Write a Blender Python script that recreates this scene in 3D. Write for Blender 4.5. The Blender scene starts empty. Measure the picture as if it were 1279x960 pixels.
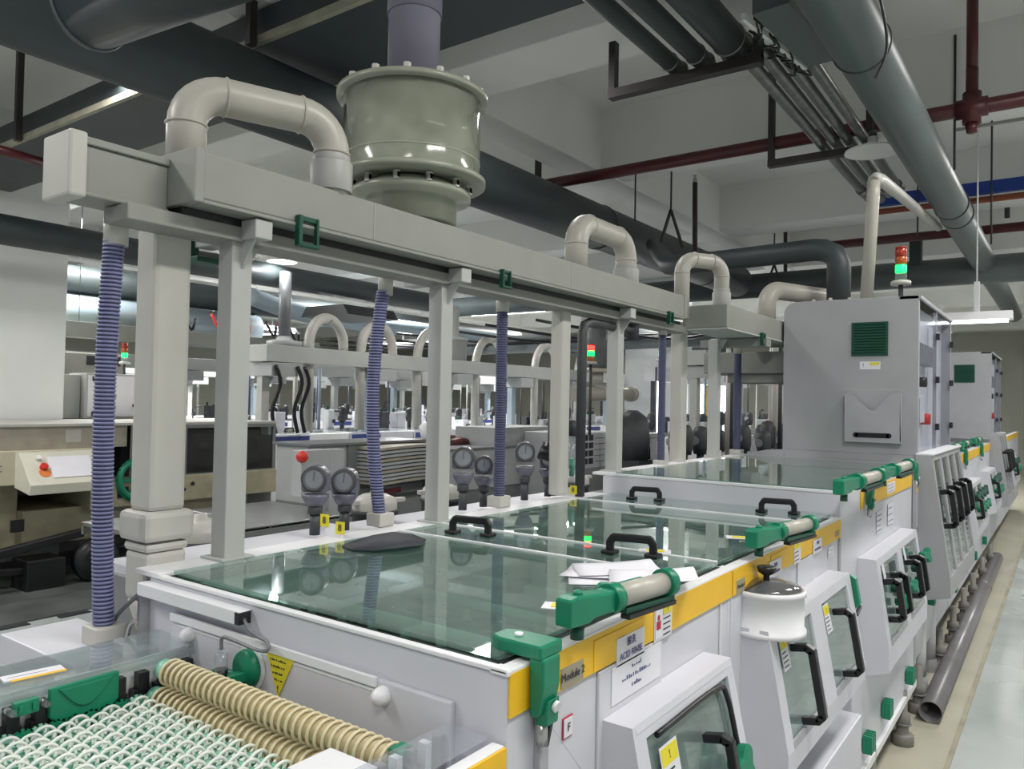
import bpy, math, random
from mathutils import Vector, Matrix
random.seed(7)
sc = bpy.context.scene
COL = sc.collection
R_ = math.radians
PI = math.pi

# ------------------------------------------------------------------ camera, world, lights, exposure
FPX = 965.294; EYE = Vector((0, 0, 1.65))
ROT = Matrix(((0.811, -0.003, 0.585), (0.584, -0.029, -0.811), (0.019, 1.0, -0.021)))
_q = ROT.to_quaternion(); _q.normalize(); ROT = _q.to_matrix()
cam_d = bpy.data.cameras.new('camera'); cam = bpy.data.objects.new('camera', cam_d); COL.objects.link(cam)
cam.matrix_world = Matrix.Translation(EYE) @ ROT.to_4x4()
cam_d.sensor_width = 36; cam_d.lens = 36 * FPX / 1279; cam_d.clip_start = .02; cam_d.clip_end = 200
sc.camera = cam
sc.view_settings.view_transform = 'Standard'; sc.view_settings.look = 'None'
sc.view_settings.gamma = 1; sc.view_settings.use_curve_mapping = False
sc.view_settings.exposure = 0.20
w = bpy.data.worlds.new('world'); sc.world = w; w.use_nodes = True
w.node_tree.nodes['Background'].inputs[0].default_value = (.86, .92, 1.0, 1)
w.node_tree.nodes['Background'].inputs[1].default_value = .26

def area(x, y, z, sx, sy, power, col=(1, .98, .95), aim=None):
    l = bpy.data.lights.new('hall_area_light', 'AREA'); l.shape = 'RECTANGLE'; l.size = sx; l.size_y = sy
    l.energy = power; l.color = col
    o = bpy.data.objects.new('hall_area_light', l); COL.objects.link(o); o.location = (x, y, z)
    if aim: o.rotation_euler = (Vector(aim) - Vector((x, y, z))).to_track_quat('-Z', 'Y').to_euler()
    return o
# area lights standing in for unseen hall lamps: over the right aisle, over the aisle behind the line, over the second and third lines
for (x, y, p) in [(.5, -1.2, 30), (.5, 1.6, 42), (.5, 4.6, 40), (.5, 8.0, 45), (.5, 12, 45),
                  (-3.2, -.9, 42), (-2.7, 3.6, 16), (-4.9, 1.95, 26), (-5.3, 7, 40), (-5.3, 12, 50),
                  (-6.6, .6, 60), (-9.5, 4, 100), (-9.3, 9, 170), (-9.5, 15, 150), (-13, 9, 170), (-15, 16, 160), (-5, 18, 110), (-1, 17, 70)]:  # first light in this row added to brighten the left column, far-left ones boosted
    area(x, y, 3.68, .35, 1.25, p * 1.3)

# ------------------------------------------------------------------ pixel ray -> point (used once to read real positions off the photograph)
def ray(px, py): return ROT @ Vector(((px - 639.5) / FPX, -(py - 480) / FPX, -1))
def at(px, py, X=None, Y=None, Z=None):
    d = ray(px, py)
    t = (X - EYE.x) / d.x if X is not None else (Y - EYE.y) / d.y if Y is not None else (Z - EYE.z) / d.z
    return EYE + d * t

# ------------------------------------------------------------------ materials
MATS = {}
def mat(name, col, rough=.45, metal=0, var=.06, scale=6, bump=.0, bscale=60, emit=None, es=0, stain=None):
    if name in MATS: return MATS[name]
    m = bpy.data.materials.new(name); m.use_nodes = True; nt = m.node_tree; b = nt.nodes['Principled BSDF']
    b.inputs['Roughness'].default_value = rough; b.inputs['Metallic'].default_value = metal
    tc = nt.nodes.new('ShaderNodeTexCoord'); no = nt.nodes.new('ShaderNodeTexNoise')
    no.inputs['Scale'].default_value = scale; no.inputs['Detail'].default_value = 5
    nt.links.new(tc.outputs['Object'], no.inputs['Vector'])
    cr = nt.nodes.new('ShaderNodeValToRGB'); cr.color_ramp.elements[0].position = .3; cr.color_ramp.elements[1].position = .7
    c0 = stain if stain else tuple(max(0, c * (1 - var)) for c in col); c1 = tuple(min(1, c * (1 + var)) for c in col)
    cr.color_ramp.elements[0].color = (*c0, 1); cr.color_ramp.elements[1].color = (*c1, 1)
    nt.links.new(no.outputs['Fac'], cr.inputs['Fac']); nt.links.new(cr.outputs['Color'], b.inputs['Base Color'])
    if bump:
        n2 = nt.nodes.new('ShaderNodeTexNoise'); n2.inputs['Scale'].default_value = bscale
        nt.links.new(tc.outputs['Object'], n2.inputs['Vector'])
        bp = nt.nodes.new('ShaderNodeBump'); bp.inputs['Strength'].default_value = bump; bp.inputs['Distance'].default_value = .01
        nt.links.new(n2.outputs['Fac'], bp.inputs['Height']); nt.links.new(bp.outputs['Normal'], b.inputs['Normal'])
    if emit:
        b.inputs['Emission Color'].default_value = (*emit, 1); b.inputs['Emission Strength'].default_value = es
    MATS[name] = m; return m
def glass(name, tint, rough=.02, ior=1.5, haze=0.0, hazecol=(.5, .6, .58)):
    if name in MATS: return MATS[name]
    m = bpy.data.materials.new(name); m.use_nodes = True; nt = m.node_tree; nt.nodes.clear()
    out = nt.nodes.new('ShaderNodeOutputMaterial'); tr = nt.nodes.new('ShaderNodeBsdfTransparent'); gl = nt.nodes.new('ShaderNodeBsdfGlossy')
    tr.inputs[0].default_value = (*tint, 1); gl.inputs['Roughness'].default_value = rough; gl.inputs[0].default_value = (1, 1, 1, 1)
    lw = nt.nodes.new('ShaderNodeLayerWeight'); pw = nt.nodes.new('ShaderNodeMath'); pw.operation = 'POWER'; pw.inputs[1].default_value = 4.2
    nt.links.new(lw.outputs['Facing'], pw.inputs[0]); f0 = ((ior - 1) / (ior + 1)) ** 2
    ma = nt.nodes.new('ShaderNodeMath'); ma.operation = 'MULTIPLY_ADD'; ma.inputs[1].default_value = 1 - f0; ma.inputs[2].default_value = f0
    nt.links.new(pw.outputs[0], ma.inputs[0]); mx = nt.nodes.new('ShaderNodeMixShader')
    nt.links.new(ma.outputs[0], mx.inputs[0])
    base = tr
    if haze:
        df = nt.nodes.new('ShaderNodeBsdfDiffuse'); df.inputs[0].default_value = (*hazecol, 1)
        no = nt.nodes.new('ShaderNodeTexNoise'); no.inputs['Scale'].default_value = 5; tc = nt.nodes.new('ShaderNodeTexCoord')
        nt.links.new(tc.outputs['Object'], no.inputs['Vector'])
        mr = nt.nodes.new('ShaderNodeMapRange'); mr.inputs[1].default_value = .3; mr.inputs[2].default_value = .7
        mr.inputs[3].default_value = haze * .6; mr.inputs[4].default_value = haze * 1.3
        nt.links.new(no.outputs['Fac'], mr.inputs[0])
        m2 = nt.nodes.new('ShaderNodeMixShader'); nt.links.new(mr.outputs[0], m2.inputs[0])
        nt.links.new(tr.outputs[0], m2.inputs[1]); nt.links.new(df.outputs[0], m2.inputs[2]); base = m2
    nt.links.new(base.outputs[0], mx.inputs[1]); nt.links.new(gl.outputs[0], mx.inputs[2]); nt.links.new(mx.outputs[0], out.inputs[0])
    MATS[name] = m; return m

M_white = mat('white_polypropylene', (.62, .62, .67), .38, var=.03, bump=.05, bscale=9)
M_white2 = mat('bright_white_plastic', (.8, .8, .82), .35, var=.02)
M_grey = mat('grey_polypropylene', (.37, .37, .39), .45, var=.04)
M_duct = mat('exhaust_box_grey', (.27, .275, .25), .5, var=.06, bump=.05, bscale=14)
M_pvc = mat('ivory_pvc', (.44, .42, .37), .38, var=.04, scale=9)
M_pvcw = mat('white_pvc', (.50, .49, .45), .38, var=.05)
M_post = mat('post_white', (.45, .46, .44), .45, var=.04)
M_yellow = mat('yellow_band', (.86, .50, .012), .42, var=.05)
M_green = mat('green_plastic', (.005, .20, .105), .35, var=.12, scale=12)
M_dgreen = mat('dark_green_plastic', (.004, .065, .04), .4, var=.1)
M_black = mat('black_plastic', (.012, .012, .014), .35, var=.2)
M_dark = mat('dark_grey_plastic', (.05, .052, .058), .5, var=.15)
M_gpipe = mat('grey_pvc_pipe', (.17, .18, .19), .35, var=.08)
M_ddark = mat('dark_green_grey_duct', (.035, .047, .05), .5, var=.12, scale=3)
M_dmid = mat('mid_grey_duct', (.10, .12, .12), .38, var=.06, scale=3)
M_dblue = mat('pale_blue_duct', (.27, .34, .39), .5, var=.05, scale=3)
M_purple = mat('purple_grey_pipe', (.20, .19, .25), .35, var=.06)
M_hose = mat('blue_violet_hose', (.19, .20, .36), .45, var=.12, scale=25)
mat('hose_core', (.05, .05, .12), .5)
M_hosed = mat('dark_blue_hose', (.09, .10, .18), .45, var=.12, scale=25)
M_tower = mat('pale_olive_polypropylene', (.29, .30, .24), .3, var=.08, scale=4)
M_towert = glass('translucent_tower_wall', (.62, .66, .55), .12, 1.4, .62, (.40, .42, .34))
M_red = mat('dark_red_pipe_paint', (.075, .010, .013), .4, var=.2)
M_rust = mat('dark_steel', (.03, .024, .022), .55, var=.3)
M_steel = mat('stainless_steel', (.5, .5, .5), .28, metal=.9, var=.06)
M_galv = mat('galvanised_pipe', (.20, .20, .19), .32, metal=.6, var=.2, scale=18)
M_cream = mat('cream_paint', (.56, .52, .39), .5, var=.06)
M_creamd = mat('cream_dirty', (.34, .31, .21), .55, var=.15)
M_paper = mat('white_paper', (.78, .77, .82), .7, var=.03)
M_lab = mat('label_white', (.74, .73, .78), .5, var=.02)
M_lyel = mat('label_yellow', (.75, .65, .03), .5, var=.03)
M_ink = mat('ink', (.03, .03, .04), .6, var=.1)
M_inkr = mat('red_ink', (.5, .02, .05), .6, var=.1)
M_inkb = mat('violet_ink', (.10, .09, .24), .6, var=.1)
M_tag = mat('grey_tag', (.34, .30, .22), .5, var=.1)
M_wheel = mat('ivory_wheel', (.80, .83, .77), .4, var=.05, scale=40)
M_tan = mat('tan_roller_ring', (.74, .66, .44), .4, var=.06, scale=40)
M_tand = mat('tan_roller_core', (.50, .41, .22), .45, var=.12, scale=60)
M_hub = mat('mint_wheel_hub', (.42, .66, .56), .4, var=.05, scale=70, stain=(.05, .36, .22))
M_tankin = mat('tank_inside', (.42, .55, .50), .35, var=.2, scale=5)
M_glasslid = glass('wet_glass_lid', (.72, .86, .81), .015, 1.5, .20, (.31, .43, .385))  # milky haze colour stands in for the pale ceiling reflection
M_win = glass('window_glass', (.82, .90, .88), .03, 1.45, .16, (.5, .58, .57))
M_clear = glass('clear_acrylic', (.90, .93, .93), .03, 1.45, .13, (.6, .65, .65))
M_clear2 = glass('clear_cover', (.9, .92, .94), .05, 1.45, .12, (.7, .72, .75))
def thin_clear(name):
    m = bpy.data.materials.new(name); m.use_nodes = True; nt = m.node_tree; nt.nodes.clear()
    out = nt.nodes.new('ShaderNodeOutputMaterial'); tr = nt.nodes.new('ShaderNodeBsdfTransparent'); tr.inputs[0].default_value = (.93, .94, .97, 1)
    gl = nt.nodes.new('ShaderNodeBsdfGlossy'); gl.inputs['Roughness'].default_value = .1; mx = nt.nodes.new('ShaderNodeMixShader'); mx.inputs[0].default_value = .10
    nt.links.new(tr.outputs[0], mx.inputs[1]); nt.links.new(gl.outputs[0], mx.inputs[2]); nt.links.new(mx.outputs[0], out.inputs[0]); MATS[name] = m; return m
M_door = thin_clear('thin_clear_door')
M_smoke = glass('smoked_acrylic', (.42, .43, .43), .06, 1.5, .14, (.16, .16, .15))
M_lamp = mat('lamp_enamel', (.75, .76, .74), .4, var=.02)
M_glow = mat('white_glow', (1, 1, 1), .5, emit=(.95, .98, 1), es=9)
M_ggreen = mat('lit_green_lens', (.05, .6, .3), .3, emit=(.0, 1, .10), es=2.4)
M_gred = mat('lit_red_lens', (.6, .05, .05), .3, emit=(1, .03, .02), es=3.5)
M_amber = mat('amber_lens', (.42, .10, .02), .25, var=.1)
M_redl = mat('red_lens', (.35, .03, .015), .25, var=.1)
M_redp = mat('bright_red_plastic', (.62, .03, .02), .4, var=.1)
M_blue = mat('blue_beam_paint', (.01, .045, .28), .45, var=.1)
M_bstripe = mat('navy_stripe', (.03, .05, .22), .45, var=.05)
M_copper = mat('copper_line', (.35, .10, .05), .4, var=.15)
M_ceil = mat('painted_concrete', (.80, .80, .77), .85, var=.04, scale=1.2, bump=.12, bscale=25)
M_wall = mat('wall_paint', (.84, .86, .84), .8, var=.04, scale=1.5)
M_back = mat('far_wall', (.46, .46, .40), .8, var=.08, scale=1)
M_mach = mat('machine_grey', (.40, .42, .42), .45, var=.06)
M_machd = mat('machine_dark_grey', (.19, .20, .20), .5, var=.1)
M_tan2 = mat('stained_tan', (.36, .33, .27), .5, var=.12)
M_gbox = mat('gauge_body', (.13, .13, .17), .25, var=.12, scale=20)
M_nut = mat('union_grey', (.36, .36, .34), .45)
M_gface = mat('gauge_face', (.30, .30, .32), .3, var=.1, scale=30)
M_sumpgreen = mat('float_green', (.01, .3, .16), .3, emit=None)
M_matd = mat('dark_rubber_pad', (.035, .04, .05), .65, var=.2, scale=20, bump=.2)

# ------------------------------------------------------------------ mesh builder
class MB:
    def __init__(s): s.v = []; s.f = []; s.m = []; s.sm = []
    def add(s, vs, fs, smooth=False, mi=0):
        n = len(s.v); s.v += [tuple(v) for v in vs]; s.f += [tuple(i + n for i in f) for f in fs]
        s.m += [mi] * len(fs); s.sm += [smooth] * len(fs); return s
    def box(s, x0, x1, y0, y1, z0, z1, mi=0):
        return s.hexa([(x0, y0, z0), (x1, y0, z0), (x1, y1, z0), (x0, y1, z0), (x0, y0, z1), (x1, y0, z1), (x1, y1, z1), (x0, y1, z1)], mi)
    def hexa(s, p, mi=0):
        return s.add(p, [(3, 2, 1, 0), (4, 5, 6, 7), (0, 1, 5, 4), (1, 2, 6, 5), (2, 3, 7, 6), (3, 0, 4, 7)], False, mi)
    def obox(s, a, b, wx, wz, up=(0, 0, 1), mi=0):
        a = Vector(a); b = Vector(b); d = (b - a).normalized(); u = Vector(up)
        if abs(d.dot(u)) > .98: u = Vector((0, 1, 0))
        r = d.cross(u).normalized() * wx / 2; u = r.cross(d).normalized() * wz / 2
        p = [a - r - u, a + r - u, b + r - u, b - r - u, a - r + u, a + r + u, b + r + u, b - r + u]
        return s.hexa(p, mi)
    def frame(s, d):
        d = d.normalized(); h = Vector((0, 0, 1)) if abs(d.z) < .9 else Vector((1, 0, 0))
        r = d.cross(h).normalized(); return r, r.cross(d).normalized()
    def cyl(s, a, b, r, r2=None, n=16, caps=True, mi=0, smooth=True):
        a = Vector(a); b = Vector(b); r2 = r if r2 is None else r2
        e, g = s.frame(b - a)
        c = [(math.cos(2 * PI * i / n), math.sin(2 * PI * i / n)) for i in range(n)]
        vs = [a + (e * x + g * y) * r for x, y in c] + [b + (e * x + g * y) * r2 for x, y in c]
        s.add(vs, [(i, (i + 1) % n, n + (i + 1) % n, n + i) for i in range(n)], smooth, mi)
        if caps: s.add(vs, [tuple(range(n))[::-1], tuple(range(n, 2 * n))], False, mi)
        return s
    def tubeh(s, a, b, r, t, n=24, mi=0):       # hollow pipe
        a = Vector(a); b = Vector(b); e, g = s.frame(b - a)
        c = [(math.cos(2 * PI * i / n), math.sin(2 * PI * i / n)) for i in range(n)]
        vs = []
        for (o, rr) in ((a, r), (b, r), (b, r - t), (a, r - t)): vs += [o + (e * x + g * y) * rr for x, y in c]
        fs = []
        for k in range(4):
            k2 = (k + 1) % 4
            fs += [(k * n + i, k * n + (i + 1) % n, k2 * n + (i + 1) % n, k2 * n + i) for i in range(n)]
        return s.add(vs, fs, True, mi)
    def tube(s, pts, r, n=12, mi=0, caps=True, sub=0):
        P = [Vector(p) for p in pts]
        if sub:
            Q = []
            for i in range(len(P) - 1):
                p0 = P[max(0, i - 1)]; p1 = P[i]; p2 = P[i + 1]; p3 = P[min(len(P) - 1, i + 2)]
                for k in range(sub):
                    t = k / sub
                    Q.append(.5 * ((2 * p1) + (p2 - p0) * t + (2 * p0 - 5 * p1 + 4 * p2 - p3) * t * t + (3 * p1 - p0 - 3 * p2 + p3) * t ** 3))
            Q.append(P[-1]); P = Q
        rr = r if isinstance(r, (list, tuple)) else [r] * len(P)
        vs = []; e = None
        for i, p in enumerate(P):
            d = (P[min(i + 1, len(P) - 1)] - P[max(i - 1, 0)]).normalized()
            if e is None: e, g = s.frame(d)
            else:
                e = (e - d * e.dot(d)).normalized()
            g = e.cross(d)
            vs += [p + (e * math.cos(2 * PI * k / n) + g * math.sin(2 * PI * k / n)) * rr[i] for k in range(n)]
        fs = [(i * n + k, i * n + (k + 1) % n, (i + 1) * n + (k + 1) % n, (i + 1) * n + k) for i in range(len(P) - 1) for k in range(n)]
        s.add(vs, fs, True, mi)
        if caps: s.add(vs, [tuple(range(n)), tuple(range(len(vs) - n, len(vs)))[::-1]], False, mi)
        return s
    def lathe(s, c, prof, n=32, mi=0, axis=(0, 0, 1), smooth=True):   # prof = [(r, h)...]
        c = Vector(c); ax = Vector(axis).normalized(); e, g = s.frame(ax); vs = []
        for (r, h) in prof:
            vs += [c + ax * h + (e * math.cos(2 * PI * k / n) + g * math.sin(2 * PI * k / n)) * max(r, 1e-5) for k in range(n)]
        m = len(prof)
        fs = [(i * n + k, i * n + (k + 1) % n, (i + 1) * n + (k + 1) % n, (i + 1) * n + k) for i in range(m - 1) for k in range(n)]
        return s.add(vs, fs, smooth, mi)
    def prism(s, pts, off, mi=0):               # pts = list of 3-D points, off = extrusion vector
        o = Vector(off); a = [Vector(p) for p in pts]; n = len(a)
        vs = a + [p + o for p in a]
        return s.add(vs, [tuple(range(n)), tuple(range(n, 2 * n))[::-1]] + [(i, n + i, n + (i + 1) % n, (i + 1) % n) for i in range(n)], False, mi)
    def torus(s, c, axis, R, r, n=20, k=6, mi=0, a0=0, a1=2 * PI):
        c = Vector(c); ax = Vector(axis).normalized(); e, g = s.frame(ax); full = abs(a1 - a0 - 2 * PI) < 1e-4
        m = n if full else n + 1; vs = []
        for i in range(m):
            t = a0 + (a1 - a0) * i / n; d = e * math.cos(t) + g * math.sin(t)
            vs += [c + d * (R + r * math.cos(2 * PI * j / k)) + ax * r * math.sin(2 * PI * j / k) for j in range(k)]
        fs = [(i * k + j, i * k + (j + 1) % k, ((i + 1) % m) * k + (j + 1) % k, ((i + 1) % m) * k + j) for i in range(n) for j in range(k)]
        return s.add(vs, fs, True, mi)
    def build(s, name, mats, parent=None, bevel=0, **kw):
        me = bpy.data.meshes.new(name)
        o3 = wloc(parent) if parent else Vector((0, 0, 0))
        me.from_pydata([Vector(v) - o3 for v in s.v], [], s.f)
        for m in (mats if isinstance(mats, (list, tuple)) else [mats]): me.materials.append(m)
        for p, mi, sm in zip(me.polygons, s.m, s.sm): p.material_index = mi; p.use_smooth = sm
        me.validate()
        import bmesh
        bm = bmesh.new(); bm.from_mesh(me); bmesh.ops.remove_doubles(bm, verts=bm.verts, dist=1e-6)
        bmesh.ops.recalc_face_normals(bm, faces=bm.faces); bm.to_mesh(me); bm.free()
        o = bpy.data.objects.new(name, me); COL.objects.link(o)
        if parent: o.parent = parent
        if bevel:
            md = o.modifiers.new('bevel', 'BEVEL'); md.width = bevel; md.segments = 2; md.limit_method = 'ANGLE'; md.angle_limit = R_(50)
        tag(o, **kw); return o
def wloc(o):
    v = Vector(o.location)
    return v + wloc(o.parent) if o.parent else v
def tag(o, label=None, cat=None, group=None, kind=None):
    if label: o['label'] = label
    if cat: o['category'] = cat
    if group: o['group'] = group
    if kind: o['kind'] = kind
    return o
def thing(name, label, cat, loc=(0, 0, 0), group=None):
    o = bpy.data.objects.new(name, None); o.empty_display_size = .1; COL.objects.link(o); o.location = loc
    return tag(o, label, cat, group)
def copy_tree(o, loc=None, label=None, parent=None):
    c = o.copy(); COL.objects.link(c); c.parent = parent
    if loc is not None: c.location = loc
    if label: c['label'] = label
    for ch in list(KIDS.get(o.name, [])) or [x for x in bpy.data.objects if x.parent == o]: copy_tree(ch, parent=c)
    return c
KIDS = {}
def text(parent, body, size, origin, right, up, m, name='lettering', off=.0012, sx=1.0, align='CENTER', bold=0):
    cu = bpy.data.curves.new('t', 'FONT'); cu.body = body; cu.size = size; cu.align_x = align; cu.align_y = 'CENTER'; cu.extrude = .0003; cu.offset = bold
    to = bpy.data.objects.new('t', cu); COL.objects.link(to)
    bpy.context.view_layer.update()
    me = bpy.data.meshes.new_from_object(to.evaluated_get(bpy.context.evaluated_depsgraph_get()))
    bpy.data.objects.remove(to); bpy.data.curves.remove(cu)
    r = Vector(right).normalized(); u = Vector(up).normalized(); n = r.cross(u)
    o3 = Vector(origin) + n * off - (wloc(parent) if parent else Vector())
    for v in me.vertices: v.co = o3 + r * v.co.x * sx + u * v.co.y + n * v.co.z
    me.materials.clear(); me.materials.append(m); me.name = name
    o = bpy.data.objects.new(name, me); COL.objects.link(o)
    if parent: o.parent = parent
    return o
def plate(parent, c, right, up, w, h, m, name='label', t=.0012, **kw):
    r = Vector(right).normalized(); u = Vector(up).normalized(); n = r.cross(u); c = Vector(c)
    p = [c + r * a * w / 2 + u * b * h / 2 for a, b in ((-1, -1), (1, -1), (1, 1), (-1, 1))]
    return MB().prism(p, n * t).build(name, m, parent, **kw)
XR = (0, 1, 0); UP = (0, 0, 1)      # on faces looking +X the reading direction is +Y; on faces looking -Y it is +X
def notice(parent, c, right, up, w, h, lines=3, name='label', head=None, ink=None):
    """white sticker with printed lines, optional coloured heading block"""
    p = plate(parent, c, right, up, w, h, M_lab, name)
    r = Vector(right).normalized(); u = Vector(up).normalized(); n = r.cross(u); c = Vector(c); mb = MB()
    top = .42 if not head else .1
    for i in range(lines):
        k = random.uniform(.55, .85)
        cc = c + u * h * (top - (i + .5) * (.9 if not head else .55) / lines) + n * .0012
        a = cc - r * w * .42; b = cc - r * w * .42 + r * w * k * .95
        mb.prism([a - u * h * .018, b - u * h * .018, b + u * h * .018, a + u * h * .018], n * .0004)
    mb.build('printed_lines', ink or M_inkb, p)
    if head:
        cc = c + u * h * .3 + n * .0012
        MB().prism([cc + r * a * w * .46 + u * b * h * .16 for a, b in ((-1, -1), (1, -1), (1, 1), (-1, 1))], n * .0005).build('yellow_heading', head, p)
        text(p, '!', h * .22, cc, right, up, M_ink, off=.0009)
    return p

# ================================================================== SETTING
def struct(name, mb, m, bevel=0, **kw): return mb.build(name, m, None, bevel, kind='structure', **kw)
# floor
def floor_mat():
    m = bpy.data.materials.new('floor_epoxy'); m.use_nodes = True; nt = m.node_tree; b = nt.nodes['Principled BSDF']
    tc = nt.nodes.new('ShaderNodeTexCoord'); no = nt.nodes.new('ShaderNodeTexNoise'); no.inputs['Scale'].default_value = 1.6; no.inputs['Detail'].default_value = 7
    nt.links.new(tc.outputs['Object'], no.inputs['Vector'])
    cr = nt.nodes.new('ShaderNodeValToRGB'); e = cr.color_ramp.elements; e[0].position = .3; e[0].color = (.40, .44, .42, 1); e[1].position = .72; e[1].color = (.52, .56, .54, 1)
    nt.links.new(no.outputs['Fac'], cr.inputs['Fac']); nt.links.new(cr.outputs['Color'], b.inputs['Base Color'])
    mr = nt.nodes.new('ShaderNodeMapRange'); mr.inputs[3].default_value = .12; mr.inputs[4].default_value = .42
    nt.links.new(no.outputs['Fac'], mr.inputs[0]); nt.links.new(mr.outputs[0], b.inputs['Roughness'])
    return m
M_floor = floor_mat()
M_strip = mat('cream_epoxy_strip', (.50, .48, .38), .3, var=.1, scale=2.5)
M_tile = mat('dark_floor_tile', (.10, .11, .105), .35, var=.35, scale=2.2)
struct('floor', MB().box(-30, 4, -3, 40, -.1, 0), M_floor)
struct('floor_strip', MB().box(-1.8, -.45, -3, 30, -.001, .004), M_strip, label='cream painted floor strip under the front machine line')
struct('floor_kerb_line', MB().box(-.462, -.44, -3, 30, .003, .009), mat('kerb_line', (.36, .33, .24), .6, var=.2), label='low brown edging line between cream strip and aisle')
ft = bpy.data.objects.new('tiled_floor', None); COL.objects.link(ft); tag(ft, 'dark tiled floor bay under the cream machine', kind='structure')
tb = MB().box(-.298, .298, -.298, .298, 0, .012).build('floor_tile', M_tile, ft)
k = 0
for i in range(9):
    for j in range(16):
        k += 1
        o = tb if k == 1 else tb.copy()
        if k > 1: COL.objects.link(o); o.parent = ft
        o.location = (-6.35 - i * .6, 1.3 + j * .6, random.uniform(-.002, .002))
dm = MB()
for j in range(26): dm.box(-6.03, -5.97, .6 + j * .42, .82 + j * .42, 0, .006)
struct('floor_line', dm, M_ink, label='dashed black line along the tile edge')

# ceiling: slab with a grid of downstand beams
struct('ceiling', MB().box(-30, 4, -3, 40, 4.35, 4.5), M_ceil)
trim = 0
for yc in (1.4, 4.04, 6.45, 9.42, 12.4, 15.4, 18.4, 21.4, 24.4):
    struct('trim_%d' % (trim + 1), MB().box(-30, 4, yc - .24, yc + .24, 3.8, 4.36), M_ceil, .01, label='concrete ceiling beam running across the hall'); trim += 1
for xc in (.9, -3.67, -8.4, -13, -18):
    struct('trim_%d' % (trim + 1), MB().box(xc - .16, xc + .16, -3, 40, 3.78, 4.37), M_ceil, .01, label='concrete ceiling beam running along the hall'); trim += 1
struct('wall_far', MB().box(-30, 4, 26, 26.2, 0, 4.5), M_back)
struct('wall_left', MB().box(-24.2, -24, -3, 26, 0, 4.5), M_back)
struct('wall_right', MB().box(3.5, 3.7, -3, 26, 0, 4.5), M_wall)
struct('column_1', MB().box(-9.0, -8.3, 1.6, 3.72, 0, 3.8), M_wall, .01, label='white painted column at the left edge of the hall')
struct('column_2', MB().box(-6.3, -5.4, 12.1, 12.9, 0, 3.8), M_mach, .01, label='grey column behind the red and green signal towers')

# ================================================================== helper builders
def flange_bolts(mb, c, r, n, br=.01, h=.018, mi=0):
    for i in range(n):
        a = 2 * PI * i / n; p = Vector(c) + Vector((math.cos(a) * r, math.sin(a) * r, 0)); mb.cyl(p, p + Vector((0, 0, h)), br, n=6, mi=mi, smooth=False)
def lamps(x, y, z, label, lit=True):
    t = thing('pendant_lamp', label, 'lamp', (x, y, z))
    MB().lathe((x, y, z), [(.0, .10), (.03, .10), (.035, .06), (.17, .012), (.175, 0), (.165, 0), (.16, .01), (.03, .05), (0, .052)], 32).build('lamp_shade', M_lamp, t)
    MB().cyl((x, y, z + .09), (x, y, z + .14), .025).build('lamp_holder', M_dark, t)
    MB().cyl((x, y, z + .13), (x, y, min(z + 1.0, 4.36)), .006, n=6).build('cord', M_dark, t)
    if lit:
        MB().lathe((x, y, z), [(0, -.015), (.03, -.01), (.045, .02), (.03, .05), (0, .052)], 16).build('bulb', M_glow, t)
        l = bpy.data.lights.new('bulb_light', 'POINT'); l.energy = 8; l.shadow_soft_size = .05
        o = bpy.data.objects.new('bulb_light', l); COL.objects.link(o); o.location = (0, 0, -.05); o.parent = t
    return t
def handle(parent, c, axis, up, w=.10, h=.04, r=.007, m=None, name='handle'):
    """bow handle: feet along axis, standing off along up"""
    c = Vector(c); a = Vector(axis).normalized(); u = Vector(up).normalized()
    mb = MB(); pts = [c - a * w / 2, c - a * w / 2 + u * h * .7, c - a * w * .42 + u * h, c + a * w * .42 + u * h, c + a * w / 2 + u * h * .7, c + a * w / 2]
    side = a.cross(u).normalized()
    for p, q in zip(pts[:-1], pts[1:]): mb.obox(p - (q - p).normalized() * r * .5, q + (q - p).normalized() * r * .5, r * 2.2, r * 1.6, up=side)
    mb.obox(pts[0], pts[0] + u * r * 1.2, r * 4, r * 4); mb.obox(pts[-1], pts[-1] + u * r * 1.2, r * 4, r * 4)
    return mb.build(name, m or M_black, parent, bevel=r * .4)

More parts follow.
